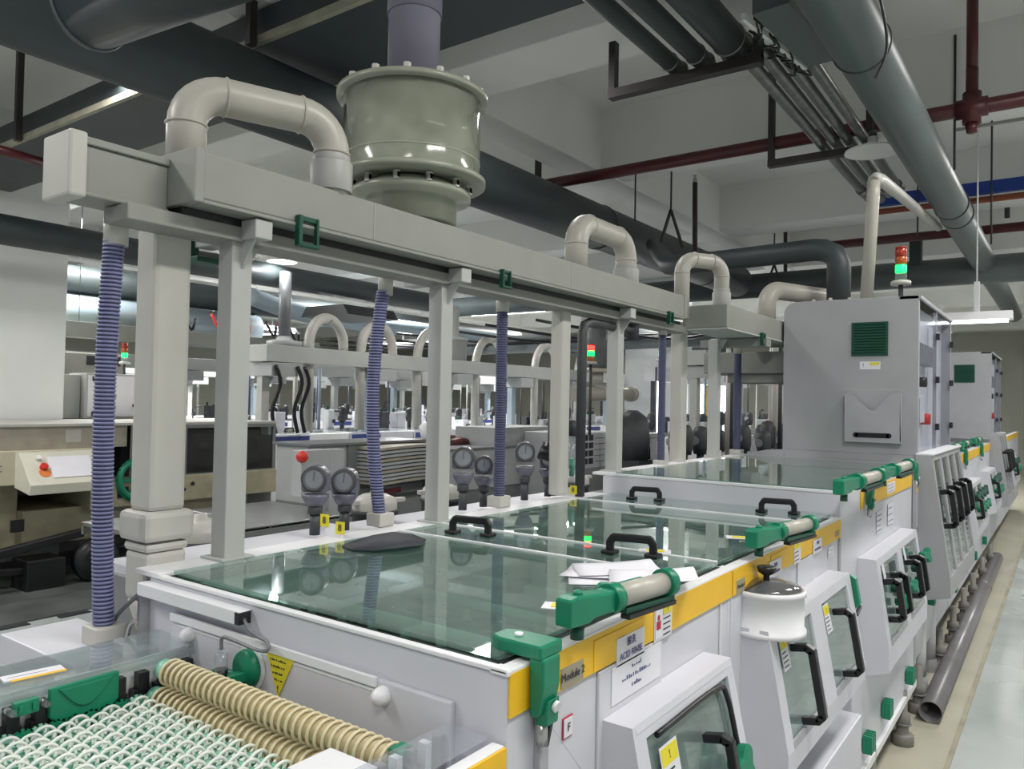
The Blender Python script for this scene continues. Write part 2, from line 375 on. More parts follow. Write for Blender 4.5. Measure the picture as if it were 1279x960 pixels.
# ================================================================== FRONT MACHINE LINE
XF, XB, XBB = -.69, -1.70, -1.735
def module(y0, y1, top, label, bottom=.24, inside=True, near=False):
    t = thing('rinse_module', label, 'machine', ((XF + XB) / 2, y0, bottom))
    mb = MB()
    mb.box(XB, XF, y0, y0 + .02, bottom, top); mb.box(XB, XF, y1 - .02, y1, bottom, top - (.0 if not near else .0))
    mb.box(XF - .02, XF, y0 + .02, y1 - .02, bottom, top); mb.box(XB, XB + .02, y0 + .02, y1 - .02, bottom, top)
    mb.box(XB + .02, XF - .02, y0 + .02, y1 - .02, bottom, bottom + .02)
    mb.build('body', M_white, t, .003)
    MB().box(XB + .021, XF - .021, y0 + .021, y1 - .021, .86, .88).build('tank_floor', M_tankin, t)
    ms = MB()
    ms.box(XB + .0205, XB + .03, y0 + .021, y1 - .021, .88, top - .03); ms.box(XF - .03, XF - .0205, y0 + .021, y1 - .021, .88, top - .03)
    ms.box(XB + .03, XF - .03, y0 + .0205, y0 + .03, .88, top - .03); ms.box(XB + .03, XF - .03, y1 - .03, y1 - .0205, .88, top - .03)
    ms.build('tank_lining', M_tankin, t)
    n = int((y1 - y0 - .1) / .075)
    if inside:
        for i in range(n):
            y = y0 + .07 + i * .075
            MB().cyl((XB + .05, y, 1.02), (XF - .05, y, 1.02), .026, n=10).build('roller', M_gpipe if i % 3 else M_dark, t)
            if i % 3 == 1:
                q = MB().cyl((XB + .05, y, 1.13), (XF - .05, y, 1.13), .014, n=8)
                for k in range(8): q.cyl((XB + .12 + k * .11, y, 1.125), (XB + .12 + k * .11, y, 1.09), .012, n=6)
                q.build('spray_bar', M_tankin, t)
        for x in (XB + .10, XF - .10):
            MB().box(x - .02, x + .02, y0 + .04, y1 - .04, .98, 1.10).build('roller_bearing_rail', M_dark, t)
    return t
TOP = 1.235
m1 = module(.96, 1.915, TOP, 'near white acid rinse module with glass lids and yellow band', near=True)
m2 = module(1.92, 3.065, TOP, 'white rinse module between the near module and the raised module')
m3 = module(3.07, 4.795, 1.325, 'raised white module with glass lid in front of the tall control cabinet', bottom=.66, inside=False)
# rim and back deck
for (t, y0, y1, z) in ((m1, .955, 1.917, TOP), (m2, 1.918, 3.067, TOP)):
    MB().box(XBB - .02, -1.655, y0, y1, z, z + .012).build('rim', M_white2, t, .002); MB().box(XF - .03, XF + .004, y0, y1, z - .003, z + .006).build('rim', M_white2, t, .002)
    MB().box(-2.0, XBB - .02, y0 + .05, y1, z - .035, z - .01).build('deck', M_white, t, .003)
    MB().box(-1.66, -1.648, y0 + .012, y1, z + .001, z + .004).build('gasket', M_black, t)
MB().box(-1.66, XF + .002, .955, .972, TOP, TOP + .008).build('front_rim', M_white2, m1, .002)
MB().box(-1.64, XF - .02, .972, .984, TOP + .001, TOP + .005).build('gasket', M_black, m1)
MB().box(XF - .034, XF - .022, .98, 1.90, TOP + .003, TOP + .0065).build('gasket', M_black, m1)
MB().box(XF - .034, XF - .022, 1.93, 3.0, TOP + .003, TOP + .0065).build('gasket', M_black, m2)
MB().box(XBB - .02, -1.655, 3.07, 4.80, 1.325, 1.337).box(XBB, XF + .002, 3.068, 3.084, 1.325, 1.337).build('rim', M_white2, m3, .002)
# glass lids
def lid(t, y0, y1, z, x0=-1.645, x1=XF - .035, stripe=True):
    l = MB().box(x0, x1, y0, y1, z, z + .008).build('glass_lid', M_glasslid, t)
    if stripe: MB().box(x0, x1, y1 - .007, y1 + .005, z, z + .011).build('lid_edge', M_white2, l)
    return l
lid(m1, .985, 1.715, TOP + .008); lid(m1, 1.725, 1.91, TOP + .008)
lid(m2, 1.925, 2.78, TOP + .008); lid(m2, 2.79, 3.06, TOP + .008, stripe=False)
lid(m3, 3.09, 4.79, 1.333, x1=-.72, stripe=False)
for (t, x, y) in ((m1, -1.44, 1.80), (m1, -.93, 1.84), (m2, -1.42, 2.93), (m2, -.88, 2.93)):
    handle(t, (x, y, TOP + .016), (1, 0.25, 0), UP, .115, .045, .0095)
# yellow bands (end piece at the corner and long runs with the small offset)
def yband(t, y0, y1, z0, z1, x=XF):
    return MB().box(x + .0002, x + .0045, y0, y1, z0, z1).build('yellow_band', M_yellow, t, .001)
yband(m1, .962, 1.02, 1.168, 1.236); yband(m1, 1.06, 1.913, 1.168, 1.236)
yband(m2, 1.922, 3.06, 1.168, 1.236)
yband(m3, 3.40, 3.46, 1.235, 1.31); yband(m3, 3.56, 4.66, 1.235, 1.31)
MB().box(XF + .0045, XF + .0062, 1.215, 1.62, 1.169, 1.226).build('yellow_overlay', M_yellow, m1, .001)
MB().box(XF + .0045, XF + .0062, 2.22, 2.62, 1.169, 1.226).build('yellow_overlay', M_yellow, m2, .001)
# labels on the front
def lettered_tag(t, y, z, w, h, s, size, m=M_tag, ink=M_ink, x=XF + .0047):
    p = plate(t, (x, y, z), XR, UP, w, h, m, 'name_tag'); text(p, s, size, (x + .0013, y, z), XR, UP, ink); return p
lettered_tag(m1, 1.142, 1.188, .072, .034, 'Module 2', .020)
lettered_tag(m2, 1.975, 1.187, .06, .034, 'Module 3', .014)
p = plate(m1, (XF + .0065, 1.355, 1.183), XR, UP, .115, .052, M_lab, 'label')
text(p, '酸洗', .018, (XF + .0078, 1.355, 1.195), XR, UP, M_inkb); text(p, 'ACID RINSE', .018, (XF + .0078, 1.355, 1.172), XR, UP, M_inkb)
p = plate(m1, (XF + .0065, 1.50, 1.20), XR, UP, .085, .072, M_lab, 'label')
plate(p, (XF + .0078, 1.475, 1.20), XR, UP, .028, .06, M_paper, 'pictogram_panel')
MB().box(XF + .009, XF + .0096, 1.465, 1.485, 1.188, 1.205).cyl((XF + .009, 1.475, 1.212), (XF + .0096, 1.475, 1.212), .006, n=12).build('red_pictogram', M_inkr, p)
plate(p, (XF + .0078, 1.518, 1.222), XR, UP, .04, .018, M_lyel, 'yellow_heading'); text(p, '!', .015, (XF + .0092, 1.518, 1.222), XR, UP, M_ink)
q = MB()
for i in range(4): q.box(XF + .0078, XF + .0084, 1.500, 1.534, 1.203 - i * .011, 1.2055 - i * .011)
q.build('printed_lines', M_ink, p)
MB().box(XF, XF + .006, 1.235, 1.50, .98, 1.165).build('access_panel', M_white, m1, .002)
s = plate(m1, (XF + .0065, 1.385, 1.125), XR, UP, .21, .07, M_paper, 'pasted_notice')
for (za, wa) in ((1.146, .05), (1.128, .13), (1.110, .05)):
    q = MB(); n_ = int(wa / .009)
    for i in range(n_): q.box(XF + .0078, XF + .0083, 1.385 - wa / 2 + i * .009, 1.385 - wa / 2 + i * .009 + random.uniform(.003, .007), za - .004, za + random.uniform(-.001, .004))
    q.build('printed_line', M_inkb, s, kind='stuff')
p = plate(m1, (XF + .001, 1.135, 1.10), XR, UP, .032, .036, M_inkr, 'label'); plate(p, (XF + .0024, 1.135, 1.10), XR, UP, .027, .031, M_lab, 'label_face'); text(p, 'F', .02, (XF + .0038, 1.135, 1.10), XR, UP, M_ink)
for (y, z, w_, h_) in ((2.26, 1.185, .11, .05), (2.72, 1.185, .11, .045)):
    p = plate(m2, (XF + .0065, y, z), XR, UP, w_, h_, M_lab, 'label'); MB().box(XF + .0077, XF + .0082, y - .015, y + .015, z + .006, z + .016).build('printed_line', M_inkb, p); MB().box(XF + .0077, XF + .0082, y - .04, y + .04, z - .013, z - .006).build('printed_line', M_inkb, p)
notice(m2, (XF + .0065, 2.48, 1.20), XR, UP, .075, .07, 3, head=M_lyel, ink=M_ink)
notice(m2, (XF + .001, 2.60, 1.12), XR, UP, .18, .09, 4)
MB().box(XF, XF + .005, 2.50, 2.68, 1.06, 1.165).build('access_panel', M_white, m2, .002)
notice(m2, (XF + .001, 2.92, 1.135), XR, UP, .07, .035, 2)
lettered_tag(m2, 3.0, 1.19, .05, .02, '!', .018, M_tag, M_inkr)
notice(m3, (XF + .0047, 4.05, 1.275), XR, UP, .2, .05, 3)
notice(m3, (XF + .001, 3.80, 1.14), XR, UP, .14, .10, 4); notice(m3, (XF + .001, 4.06, 1.15), XR, UP, .14, .10, 3)
MB().box(XF, XF + .02, 4.70, 4.78, 1.0, 1.30).build('corner_post', M_grey, m3, .003)
MB().box(XF + .02, XF + .024, 4.71, 4.735, 1.2, 1.29).build('yellow_tape', M_yellow, m3)
# bolted joints between modules
MB().box(XF, XF + .012, 1.035, 1.062, .3, 1.15).build('corner_channel', M_grey, m1, .002)
MB().box(XF, XF + .004, 1.84, 1.845, .85, 1.165).build('seam_strip', M_white2, m1)
MB().box(XF, XF + .005, 3.04, 3.06, .6, 1.165).build('seam_strip', M_grey, m2)

# near end wall details of the first module
e1 = .96
MB().box(-1.70, -1.32, e1 - .030, e1, 1.198, 1.226).build('cable_channel', M_white2, m1, .002)
MB().box(-1.332, -1.318, e1 - .032, e1 - .004, 1.200, 1.224).build('channel_opening', M_black, m1)
MB().box(-1.59, -.79, e1 - .012, e1, 1.0, 1.172).build('end_panel', M_white, m1, .003)
MB().box(-1.585, -.955, e1 - .018, e1 - .010, 1.160, 1.176).box(-1.56, -.96, e1 - .0135, e1 - .012, 1.150, 1.156).build('slot_cover', M_white2, m1, .002)
for x, z in ((-1.511, 1.142), (-.938, 1.149)):
    MB().lathe((x, e1 - .012, z), [(0, .024), (.010, .022), (.0155, .012), (.0165, .004), (.0165, 0)], 20, axis=(0, -1, 0)).build('cap_knob', M_white2, m1)
# round sensor port with green bracket
sp = thing('sensor_bracket', 'green sensor bracket with round disc on the near white end wall', 'bracket', (-1.31, e1 - .012, 1.11))
MB().cyl((-1.30, e1 - .012, 1.118), (-1.30, e1 - .017, 1.118), .044, n=32).build('backing_ring', M_white2, sp)
MB().lathe((-1.302, e1 - .017, 1.118), [(0, .016), (.034, .014), (.037, .006), (.037, 0)], 32, axis=(0, -1, 0)).build('disc', M_green, sp)
q = MB().torus((-1.338, e1 - .055, 1.102), (0, 0, 1), .026, .008, 24, 8); q.obox((-1.315, e1 - .055, 1.102), (-1.295, e1 - .02, 1.108), .022, .016); q.obox((-1.375, e1 - .055, 1.102), (-1.362, e1 - .055, 1.102), .02, .012)
q.build('clamp_arm', M_green, sp)
MB().cyl((-1.338, e1 - .055, 1.082), (-1.338, e1 - .055, 1.150), .0125).cyl((-1.338, e1 - .055, 1.150), (-1.338, e1 - .055, 1.158), .007).build('sensor', M_clear2, sp)
MB().cyl((-1.338, e1 - .055, 1.095), (-1.338, e1 - .055, 1.118), .0135).cyl((-1.338, e1 - .055, 1.066), (-1.338, e1 - .055, 1.080), .010).build('sensor_band', M_black, sp)
MB().cyl((-1.338, e1 - .055, 1.08), (-1.338, e1 - .055, 1.098), .014).build('sensor_nut', M_white2, sp)
MB().tube([(-1.338, e1 - .055, 1.155), (-1.335, e1 - .055, 1.180), (-1.30, e1 - .05, 1.178), (-1.24, e1 - .045, 1.172), (-1.215, e1 - .04, 1.176), (-1.225, e1 - .035, 1.188), (-1.28, e1 - .03, 1.195), (-1.322, e1 - .018, 1.21)], .0035, 8, sub=5).build('cable', M_gpipe, sp)
ts = MB().prism([(-1.255, e1 - .0125, 1.165), (-1.170, e1 - .0125, 1.160), (-1.215, e1 - .0125, 1.080)], (0, -.002, 0)).build('warning_triangle', M_lyel, m1)
for i, wd_ in enumerate((.052, .046, .036, .024)):
    q = MB()
    for j in range(int(wd_ / .006)): q.box(-1.214 - wd_ / 2 + j * .006, -1.214 - wd_ / 2 + j * .006 + random.uniform(.002, .005), e1 - .0150, e1 - .0145, 1.147 - i * .012, 1.1495 - i * .012 + random.uniform(0, .002))
    q.build('printed_line', M_ink, ts, kind='stuff')
text(ts, '!', .018, (-1.215, e1 - .0146, 1.096), (1, 0, 0), UP, M_ink)

# objects lying on the glass
zt = TOP + .0165
def blob_plate(name, label, cat, pts, z, th, m, rise=None):
    mb = MB(); n = len(pts)
    top = [(x, y, z + th + (rise[i] if rise else 0)) for i, (x, y) in enumerate(pts)]; bot = [(x, y, z + (rise[i] * .9 if rise else 0)) for i, (x, y) in enumerate(pts)]
    cx = sum(p[0] for p in pts) / n; cy = sum(p[1] for p in pts) / n
    mb.add(top + bot + [(cx, cy, z + th + .006), (cx, cy, z)], [(i, (i + 1) % n, 2 * n) for i in range(n)] + [(n + (i + 1) % n, n + i, 2 * n + 1) for i in range(n)] + [(i, n + i, n + (i + 1) % n, (i + 1) % n) for i in range(n)], True)
    return mb.build(name, m, None, label=label, cat=cat)
pp = [at(px, py, Z=zt) for px, py in ((427, 683), (440, 688), (470, 690), (500, 688), (528, 684), (532, 676), (515, 670), (490, 668), (465, 671), (440, 677))]
blob_plate('rubber_mat', 'dark blue grey rubber mat lying on the near glass lid by the back rim', 'mat', [(p.x, p.y) for p in pp], zt, .004, M_matd, [0, 0, .004, .008, .006, .003, .004, .006, .003, 0])
for i, (px, py, a, lab) in enumerate(((762, 722, 8, 'lowest sheet of the papers on the near glass lid'), (757, 716, -6, 'middle white sheet of the paper pile on the glass'), (770, 712, 14, 'topmost white sheet of the paper pile on the glass'), (815, 722, 4, 'curled white sheet sticking out behind the tan roller holder'))):
    c = at(px, py, Z=zt + .002 + i * .004); a = R_(a + 25); rr = Vector((math.cos(a), math.sin(a), 0)); uu = Vector((-math.sin(a), math.cos(a), 0)); mb = MB(); N = 6; vs = []; fs = []
    for u in range(N + 1):
        for v in range(N + 1):
            s_ = (u / N - .5) * .19; t_ = (v / N - .5) * .13
            vs.append(Vector((c.x, c.y, zt + .0015 + i * .0045)) + rr * s_ + uu * t_ + Vector((0, 0, .006 * (u / N) ** 2 * (1 + i * .5) + .002 * math.sin(v + i))))
    for u in range(N):
        for v in range(N): k = u * (N + 1) + v; fs.append((k, k + 1, k + N + 2, k + N + 1))
    mb.add(vs, fs, True); o = mb.build('paper_sheet', M_paper, None, label=lab, cat='paper'); md = o.modifiers.new('s', 'SOLIDIFY'); md.thickness = .0008
for (px, py, y_, lab) in ((705, 757, m1, 'a'), (818, 688, m1, 'b'), (925, 671, m2, 'c')):
    c = at(px, py, Z=zt); p = plate(y_, (c.x, c.y, zt - .0005), (.9, .4, 0), (-.4, .9, 0), .085, .05, M_lab, 'warning_sticker'); plate(p, (c.x, c.y, zt + .0008), (.9, .4, 0), (-.4, .9, 0), .05, .03, M_lyel, 'yellow_mark')

dr = MB()
for i in range(170):
    px = random.gauss(330, 60) if i < 120 else random.uniform(330, 640); py = 700 - (px - 250) * .18 + random.gauss(0, 14) if i < 120 else random.uniform(690, 790)
    q_ = at(px, py, Z=zt)
    if -1.63 < q_.x < -.76 and 1.0 < q_.y < 1.70:
        r_ = random.uniform(.0015, .0042); dr.lathe((q_.x, q_.y, zt - .0004), [(r_, 0), (r_ * .8, r_ * .35), (0, r_ * .5)], 8)
dr.build('water_droplets', M_clear2, m1, kind='stuff')
q_ = at(345, 746, Z=1.15); MB().cyl((q_.x, q_.y, 1.13), (q_.x, q_.y, 1.155), .016).build('green_cap', M_green, m1)
q_ = at(648, 728, Z=1.14); MB().cyl((q_.x, q_.y, 1.12), (q_.x, q_.y, 1.15), .035, n=24).build('dark_cap', M_dark, m1)
for q_ in (at(810, 668, Z=1.14), at(893, 700, Z=1.15)): MB().cyl((q_.x, q_.y, 1.12), (q_.x, q_.y, 1.15), .03, n=20).build('dark_cap', M_green if q_.x > -.9 else M_dark, m2)
# green tool holders with tan cylinders along the front of the line
def cyl_holder(label, p0, p1, r=.024, r2=.021):
    """squeegee holder: green block, tan cylinder and an end ring; p0 block end, p1 free end (on the glass, near the front edge)"""
    p0 = Vector(p0); p1 = Vector(p1); d = (p1 - p0).normalized(); L = (p1 - p0).length; s = d.cross(Vector(UP)).normalized()
    t = thing('roller_holder', label, 'holder', p0)
    a = p0 + d * 0; b = p0 + d * L * .50
    mb = MB()
    prof = [(0, -.026), (0, .020), (.02, .024), (L * .18, .021), (L * .34, .017), (L * .44, .022), (L * .44, -.022), (L * .36, -.019), (L * .20, -.020), (L * .16, -.026)]
    mb.prism([p0 + d * u + Vector((0, 0, z)) - s * .018 for u, z in prof], s * .036)
    mb.cyl(p0 + d * L * .12 + Vector((0, 0, .018)), p0 + d * L * .12 + Vector((0, 0, .030)), .009, n=12)
    mb.build('green_block', M_green, t, .004)
    MB().cyl(p0 + d * L * .38, p0 + d * L * .46, r * 1.1, n=24).build('green_sleeve', M_green, t)
    MB().cyl(p0 + d * L * .46, p0 + d * L * .94, r2, n=24).build('tan_cylinder', M_pvc, t)
    MB().cyl(p0 + d * L * .93, p1, r * 1.15, n=24).build('end_ring', M_green, t)
    MB().cyl(p0 + d * L * .12 + Vector((0, 0, -.03)), p0 + d * L * .12 + Vector((0, 0, -.052)), .012, n=12).build('foot', M_dgreen, t); q = MB(); q.obox(p0 + d * L * .5 + Vector((0, 0, -.026)) - s * .0, p1 + Vector((0, 0, -.028)), .03, .010)
    q.build('base_strip', M_dgreen, t, .001); MB().obox(p0 + d * L * .5 + s * .012 + Vector((0, 0, -.036)), p1 + s * .008 + Vector((0, 0, -.036)), .02, .008).build('base_bar', M_black, t)
    q = MB(); q.cyl(p0 + d * L * .5 - s * .045 + Vector((0, 0, .0)), p0 + d * L * .5 - s * .015 + Vector((0, 0, 0)), .018, n=16); q.obox(p0 + d * L * .5 - s * .04, p0 + d * L * .9 - s * .04, .012, .016); q.build('side_lever', M_green, t, .002)
    return t
zc = TOP + .067
def atz(px, py, z): return tuple(at(px, py, Z=z))
cyl_holder('green and tan roller holder on the near glass lid beside the papers', atz(703, 764, zc), atz(835, 726, zc))
cyl_holder('green and tan roller holder on the second glass lid', atz(938, 672, zc), atz(1013, 653, zc), .022, .019)
zc3 = 1.333 + .060
cyl_holder('nearer green roller holder on the raised module', atz(1047, 608, zc3), atz(1098, 593, zc3), .026, .021)
cyl_holder('farther green roller holder on the raised module, with a bright end', atz(1098, 592, zc3), atz(1136, 580, zc3), .026, .021)
# green corner clamps hooked over the front edge
def corner_clamp(label, y, ztop, s=1.0):
    t = thing('edge_clamp', label, 'clamp', (XF, y, ztop))
    MB().prism([(XF - .075 * s, y - .02 * s, ztop + .012), (XF - .055 * s, y - .030 * s, ztop + .012), (XF + .03 * s, y - .032 * s, ztop + .012), (XF + .03 * s, y + .032 * s, ztop + .012), (XF - .05 * s, y + .030 * s, ztop + .012), (XF - .075 * s, y + .02 * s, ztop + .012)], (0, 0, .022 * s)).build('arm', M_green, t, .004)
    MB().prism([(XF + .006, y - .03 * s, ztop + .014), (XF + .034 * s, y - .03 * s, ztop + .014), (XF + .034 * s, y - .03 * s, ztop - .03 * s), (XF + .026 * s, y - .03 * s, ztop - .075 * s), (XF + .008, y - .03 * s, ztop - .08 * s)], (0, .05 * s, 0)).build('jaw', M_green, t, .004)
    MB().prism([(XF + .010, y - .018 * s, ztop - .07 * s), (XF + .036 * s, y - .018 * s, ztop - .05 * s), (XF + .034 * s, y - .018 * s, ztop - .092 * s), (XF + .012, y - .018 * s, ztop - .095 * s)], (0, .034 * s, 0)).build('latch', M_green, t, .003)
    MB().cyl((XF - .035 * s, y, ztop + .01 + .022 * s), (XF - .035 * s, y, ztop + .016 + .022 * s), .007 * s).build('bolt_cap', M_white2, t); MB().cyl((XF + .036 * s, y, ztop - .062 * s), (XF + .042 * s, y, ztop - .064 * s), .009 * s).build('bolt_cap', M_white2, t)
    MB().cyl((XF + .018, y - .008, ztop - .09 * s), (XF + .018, y - .008, ztop - .125 * s), .010 * s).build('steel_pin', M_steel, t)
    MB().obox((XF + .026, y + .006, ztop - .09 * s), (XF + .02, y + .002, ztop - .13 * s), .006, .008).build('black_tongue', M_black, t)
    return t
corner_clamp('green edge clamp hooked over the near corner of the glass lid', 1.038, 1.236)
corner_clamp('green edge clamp at the near corner of the raised module', 3.50, 1.325, 1.0)
corner_clamp('green edge clamp at the far end of the raised module', 4.72, 1.325, .8)

# window hoods
def window_handle(t, x, y, z, sl, L=.15, m=None, r=.009):
    """bow handle on a sloping pane; sl = dx/dz of the pane"""
    d = Vector((sl, 0, 1)).normalized(); n = Vector((d.z, 0, -d.x))
    c = Vector((x, y, z)); mb = MB()
    pts = [c + d * L / 2, c + d * L / 2 + n * .036, c + d * L * .44 + n * .050, c - d * L * .44 + n * .050, c - d * L / 2 + n * .036, c - d * L / 2]
    for p, q in zip(pts[:-1], pts[1:]): mb.obox(p - (q - p).normalized() * r * .5, q + (q - p).normalized() * r * .5, r * 2, r * 2.4, up=(0, 1, 0))
    return mb.build('handle', m or M_black, t, bevel=.003)
def hood(parent, y0, y1, zt_, zb, xt, xb, panes, lip=.055, xin=XF, label=None, side_w=.055, rounded=False, back=M_mach):
    """sloping inspection hood with window openings; panes = list of (ya, yb)"""
    h = MB(); T = .012
    zt2 = zt_ - .02
    zl = zb - lip
    def side(y, th): h.prism([(xin, y, zt_), (xt, y, zt_), (xb, y, zb), (xb, y, zl), (xin, y, zl - .04)], (0, th, 0))
    side(y0, T); side(y1 - T, T)
    h.prism([(xin, y0 + T, zt_ - .012), (xin, y0 + T, zt_), (xt, y0 + T, zt_), (xt + (xb - xt) * .05, y0 + T, zt_ - .014)], (0, y1 - y0 - 2 * T, 0))
    h.prism([(xb - .014, y0 + T, zb), (xb, y0 + T, zb), (xb, y0 + T, zl), (xb - .014, y0 + T, zl)], (0, y1 - y0 - 2 * T, 0))
    h.prism([(xb - .014, y0 + T, zl + .012), (xb - .014, y0 + T, zl), (xin, y0 + T, zl - .04), (xin, y0 + T, zl - .028)], (0, y1 - y0 - 2 * T, 0))
    sl = (xt - xb) / (zt_ - zb)
    def X(z): return xb + (z - zb) * sl
    edges = [y0 + T] + [e for p in panes for e in p] + [y1 - T]
    for a, b in zip(edges[::2], edges[1::2]):
        if b - a > .001: h.prism([(X(zt_), a, zt_ - .001), (X(zb), a, zb), (X(zb) - .014, a, zb), (X(zt_) - .014, a, zt_ - .001)], (0, b - a, 0))
    h.prism([(X(zt_ - .0), y0 + T, zt_ - .001), (X(zt_ - .03), y0 + T, zt_ - .03), (X(zt_ - .03) - .014, y0 + T, zt_ - .03), (X(zt_) - .014, y0 + T, zt_ - .001)], (0, y1 - y0 - 2 * T, 0))
    o = h.build('hood', M_white, parent, .002, label=label)
    MB().box(xin, xin + .002, y0 + T, y1 - T, zl, zt_ - .02).build('hood_back', back, o)
    for (a, b) in panes:
        w_ = MB(); o_ = -.007
        w_.prism([(X(zt_ - .03) + o_, a, zt_ - .03), (X(zb) + o_, a, zb), (X(zb) + o_ - .004, a, zb), (X(zt_ - .03) + o_ - .004, a, zt_ - .03)], (0, b - a, 0))
        w_.build('window_pane', M_win, o)
        MB().prism([(X(zb) + .001, a, zb + .002), (X(zb + .018) + .001, a, zb + .018), (X(zb + .018) - .006, a, zb + .018), (X(zb) - .006, a, zb + .002)], (0, b - a, 0)).build('sill_gasket', M_grey, o)
    return o, X
h1, X1 = hood(m1, 1.25, 1.74, 1.075, .70, -.625, -.545, [(1.295, 1.705)], label='white sloping hood with one curved window')
MB().tube([(X1(1.04) + .003, 1.33, 1.040), (X1(1.04) + .003, 1.62, 1.040), (X1(1.01) + .003, 1.675, 1.01), (X1(.9) + .003, 1.685, .90), (X1(.72) + .003, 1.69, .72)], .006, 8, sub=6).build('window_seal', M_black, h1)
pdir = Vector((X1(1.0) - X1(.9), 0, .1)).normalized()
notice(h1, (X1(.965) + .0, 1.37, .965), XR, pdir, .075, .10, 4, head=M_lyel, ink=M_ink)
window_handle(h1, X1(.90), 1.54, .90, -.21, .14)
MB().lathe((-.64, 1.46, .85), [(0, .07), (.03, .07), (.035, .06), (.035, .0), (.028, 0)], 20).cyl((-.64, 1.46, .75), (-.64, 1.46, .85), .022).build('inner_valve', M_grey, h1)
def star_knob(parent, c, n, r=.035, m=None):
    n = Vector(n).normalized(); c = Vector(c); mb = MB(); e, g = mb.frame(n); N = 30; pr = []
    for i in range(N):
        a = 2 * PI * i / N; rr = r * (.78 + .24 * math.cos(3 * a)); pr.append(c + n * .018 + (e * math.cos(a) + g * math.sin(a)) * rr)
    mb.prism(pr, n * .026); mb.cyl(c, c + n * .02, r * .45, n=16)
    return mb.build('star_knob', m or M_green, parent, .005)
star_knob(h1, (X1(.90) + .003, 1.635, .885), (1, -.1, .2), .043)
h2, X2 = hood(m2, 1.995, 2.89, 1.075, .775, -.62, -.565, [(2.05, 2.38), (2.50, 2.83)], label='white sloping hood with two windows and black handles')
for y in (2.22, 2.68):
    window_handle(h2, X2(.905), y - .055, .905, -.18, .19, r=.010)
notice(h2, (X2(1.0) + .0, 2.095, 1.0), XR, pdir, .06, .085, 4, head=M_lyel, ink=M_ink); notice(h2, (X2(1.0), 2.54, .995), XR, pdir, .06, .085, 4, head=M_lyel, ink=M_ink)
for (y, m_) in ((2.12, M_clear2), (2.6, M_clear2)):
    MB().cyl((-.655, y, .80), (-.655, y, .95), .016).cyl((-.655, y + .05, .80), (-.655, y + .05, .90), .012).build('inner_flow_pipe', M_grey, h2)
MB().prism([(-.62, 2.895, 1.07), (-.60, 2.895, 1.055), (-.585, 2.895, .97), (-.60, 2.895, .95)], (0, .03, 0)).build('green_fin', M_green, m2, .003)
handle(m2, (-.645, 2.97, .93), (0, 1, .3), (1, 0, 0), .07, .04, .006)
h3, X3 = hood(m3, 3.36, 4.36, 1.045, .70, -.62, -.57, [(3.42, 3.80), (3.90, 4.30)], label='white hood with two windows, black handles and green knobs', lip=.09)
for i, y in enumerate((3.50, 3.66, 4.0, 4.14)): window_handle(h3, X3(.875), y - .03, .870, -.15, .15, r=.012, m=M_black)
for (y, z) in ((3.56, .90), (3.60, .84), (4.07, .90), (4.12, .84)): star_knob(h3, (X3(z) + .001, y, z), (1, -.1, .15), .036, M_dgreen if z > .87 else M_green)
star_knob(h3, (X3(.93) + .01, 4.30, .93), (1, -.4, .15), .04)
star_knob(h3, (X3(.86) + .01, 3.85, .86), (1, -.3, .15), .032)
for y in (3.47, 3.96): plate(h3, (X3(.99), y, .985), XR, pdir, .04, .06, M_lab, 'label')

# blender-like pot on hood two
pot = thing('dosing_pot', 'white plastic dosing pot with black knob on the clear lid', 'pot', (-.60, 2.16, 1.077))
pc = Vector((-.655, 2.09, 1.052)); PR = .096
MB().lathe(pc, [(PR - .004, 0), (PR + .006, 0), (PR + .006, .012), (PR, .014), (PR, .10), (PR + .005, .102), (PR + .005, .115), (PR - .004, .115), (PR - .004, .01), (0, .01)], 48).build('bowl', M_white2, pot)
MB().box(XF + .006, pc.x - .02, pc.y - .085, pc.y + .085, pc.z, pc.z + .115).build('bracket', M_white, pot, .003)
MB().lathe(pc, [(PR - .006, .1155), (PR - .008, .121), (.045, .133), (0, .138)], 48).build('lid', M_smoke, pot)
MB().lathe(pc, [(.009, .132), (.008, .145), (.022, .154), (.026, .166), (.023, .170), (0, .170)], 24).build('knob', M_black, pot)

# lower tanks and feet
def foot(y, x=-.66, label='', r=.052):
    t = thing('machine_foot', label, 'foot', (x, y, 0), 'adjustable feet along the front line')
    MB().lathe((x, y, 0), [(0, .0), (r, 0), (r, .05), (r * .9, .055), (r * .55, .06), (r * .55, .10), (r * .7, .105), (r * .7, .15), (r * .4, .16), (r * .4, .26), (0, .26)], 20).build('foot_cup', mat('foot_grey', (.22, .21, .19), .5, var=.15), t)
    MB().torus((x, y, .103), UP, r * .68, .006, 20, 6).build('ring_nut', M_gpipe, t)
    return t
def hinge(y, z, label, x=XF + .0):
    if y < 4.6: x = -.652
    t = thing('green_fitting', label, 'fitting', (x, y, z), 'green finned fittings along the base')
    mb = MB()
    for i in range(4): mb.box(x, x + .035, y - .04 + i * .022, y - .028 + i * .022, z - .035, z + .035)
    mb.box(x, x + .012, y - .045, y + .045, z - .03, z + .03); mb.build('finned_block', M_green, t, .002); return t
feet = [(3.5, 'foot'), (4.26, ''), (4.75, ''), (5.6, ''), (6.3, ''), (7.0, ''), (7.7, ''), (8.6, ''), (9.5, '')]
names = ['under the corner of the low tank', 'nearest fully visible beside the pipe end', 'second beside the loose pipe end', 'below the nearer half of the four window hood', 'below the far half of the four window hood', 'first past the four window hood', 'second past the four window hood', 'below the small hood with green knobs', 'farthest along the loose pipe']
for (y, _), n_ in zip(feet, names): foot(y, label='grey adjustable machine foot, ' + n_)
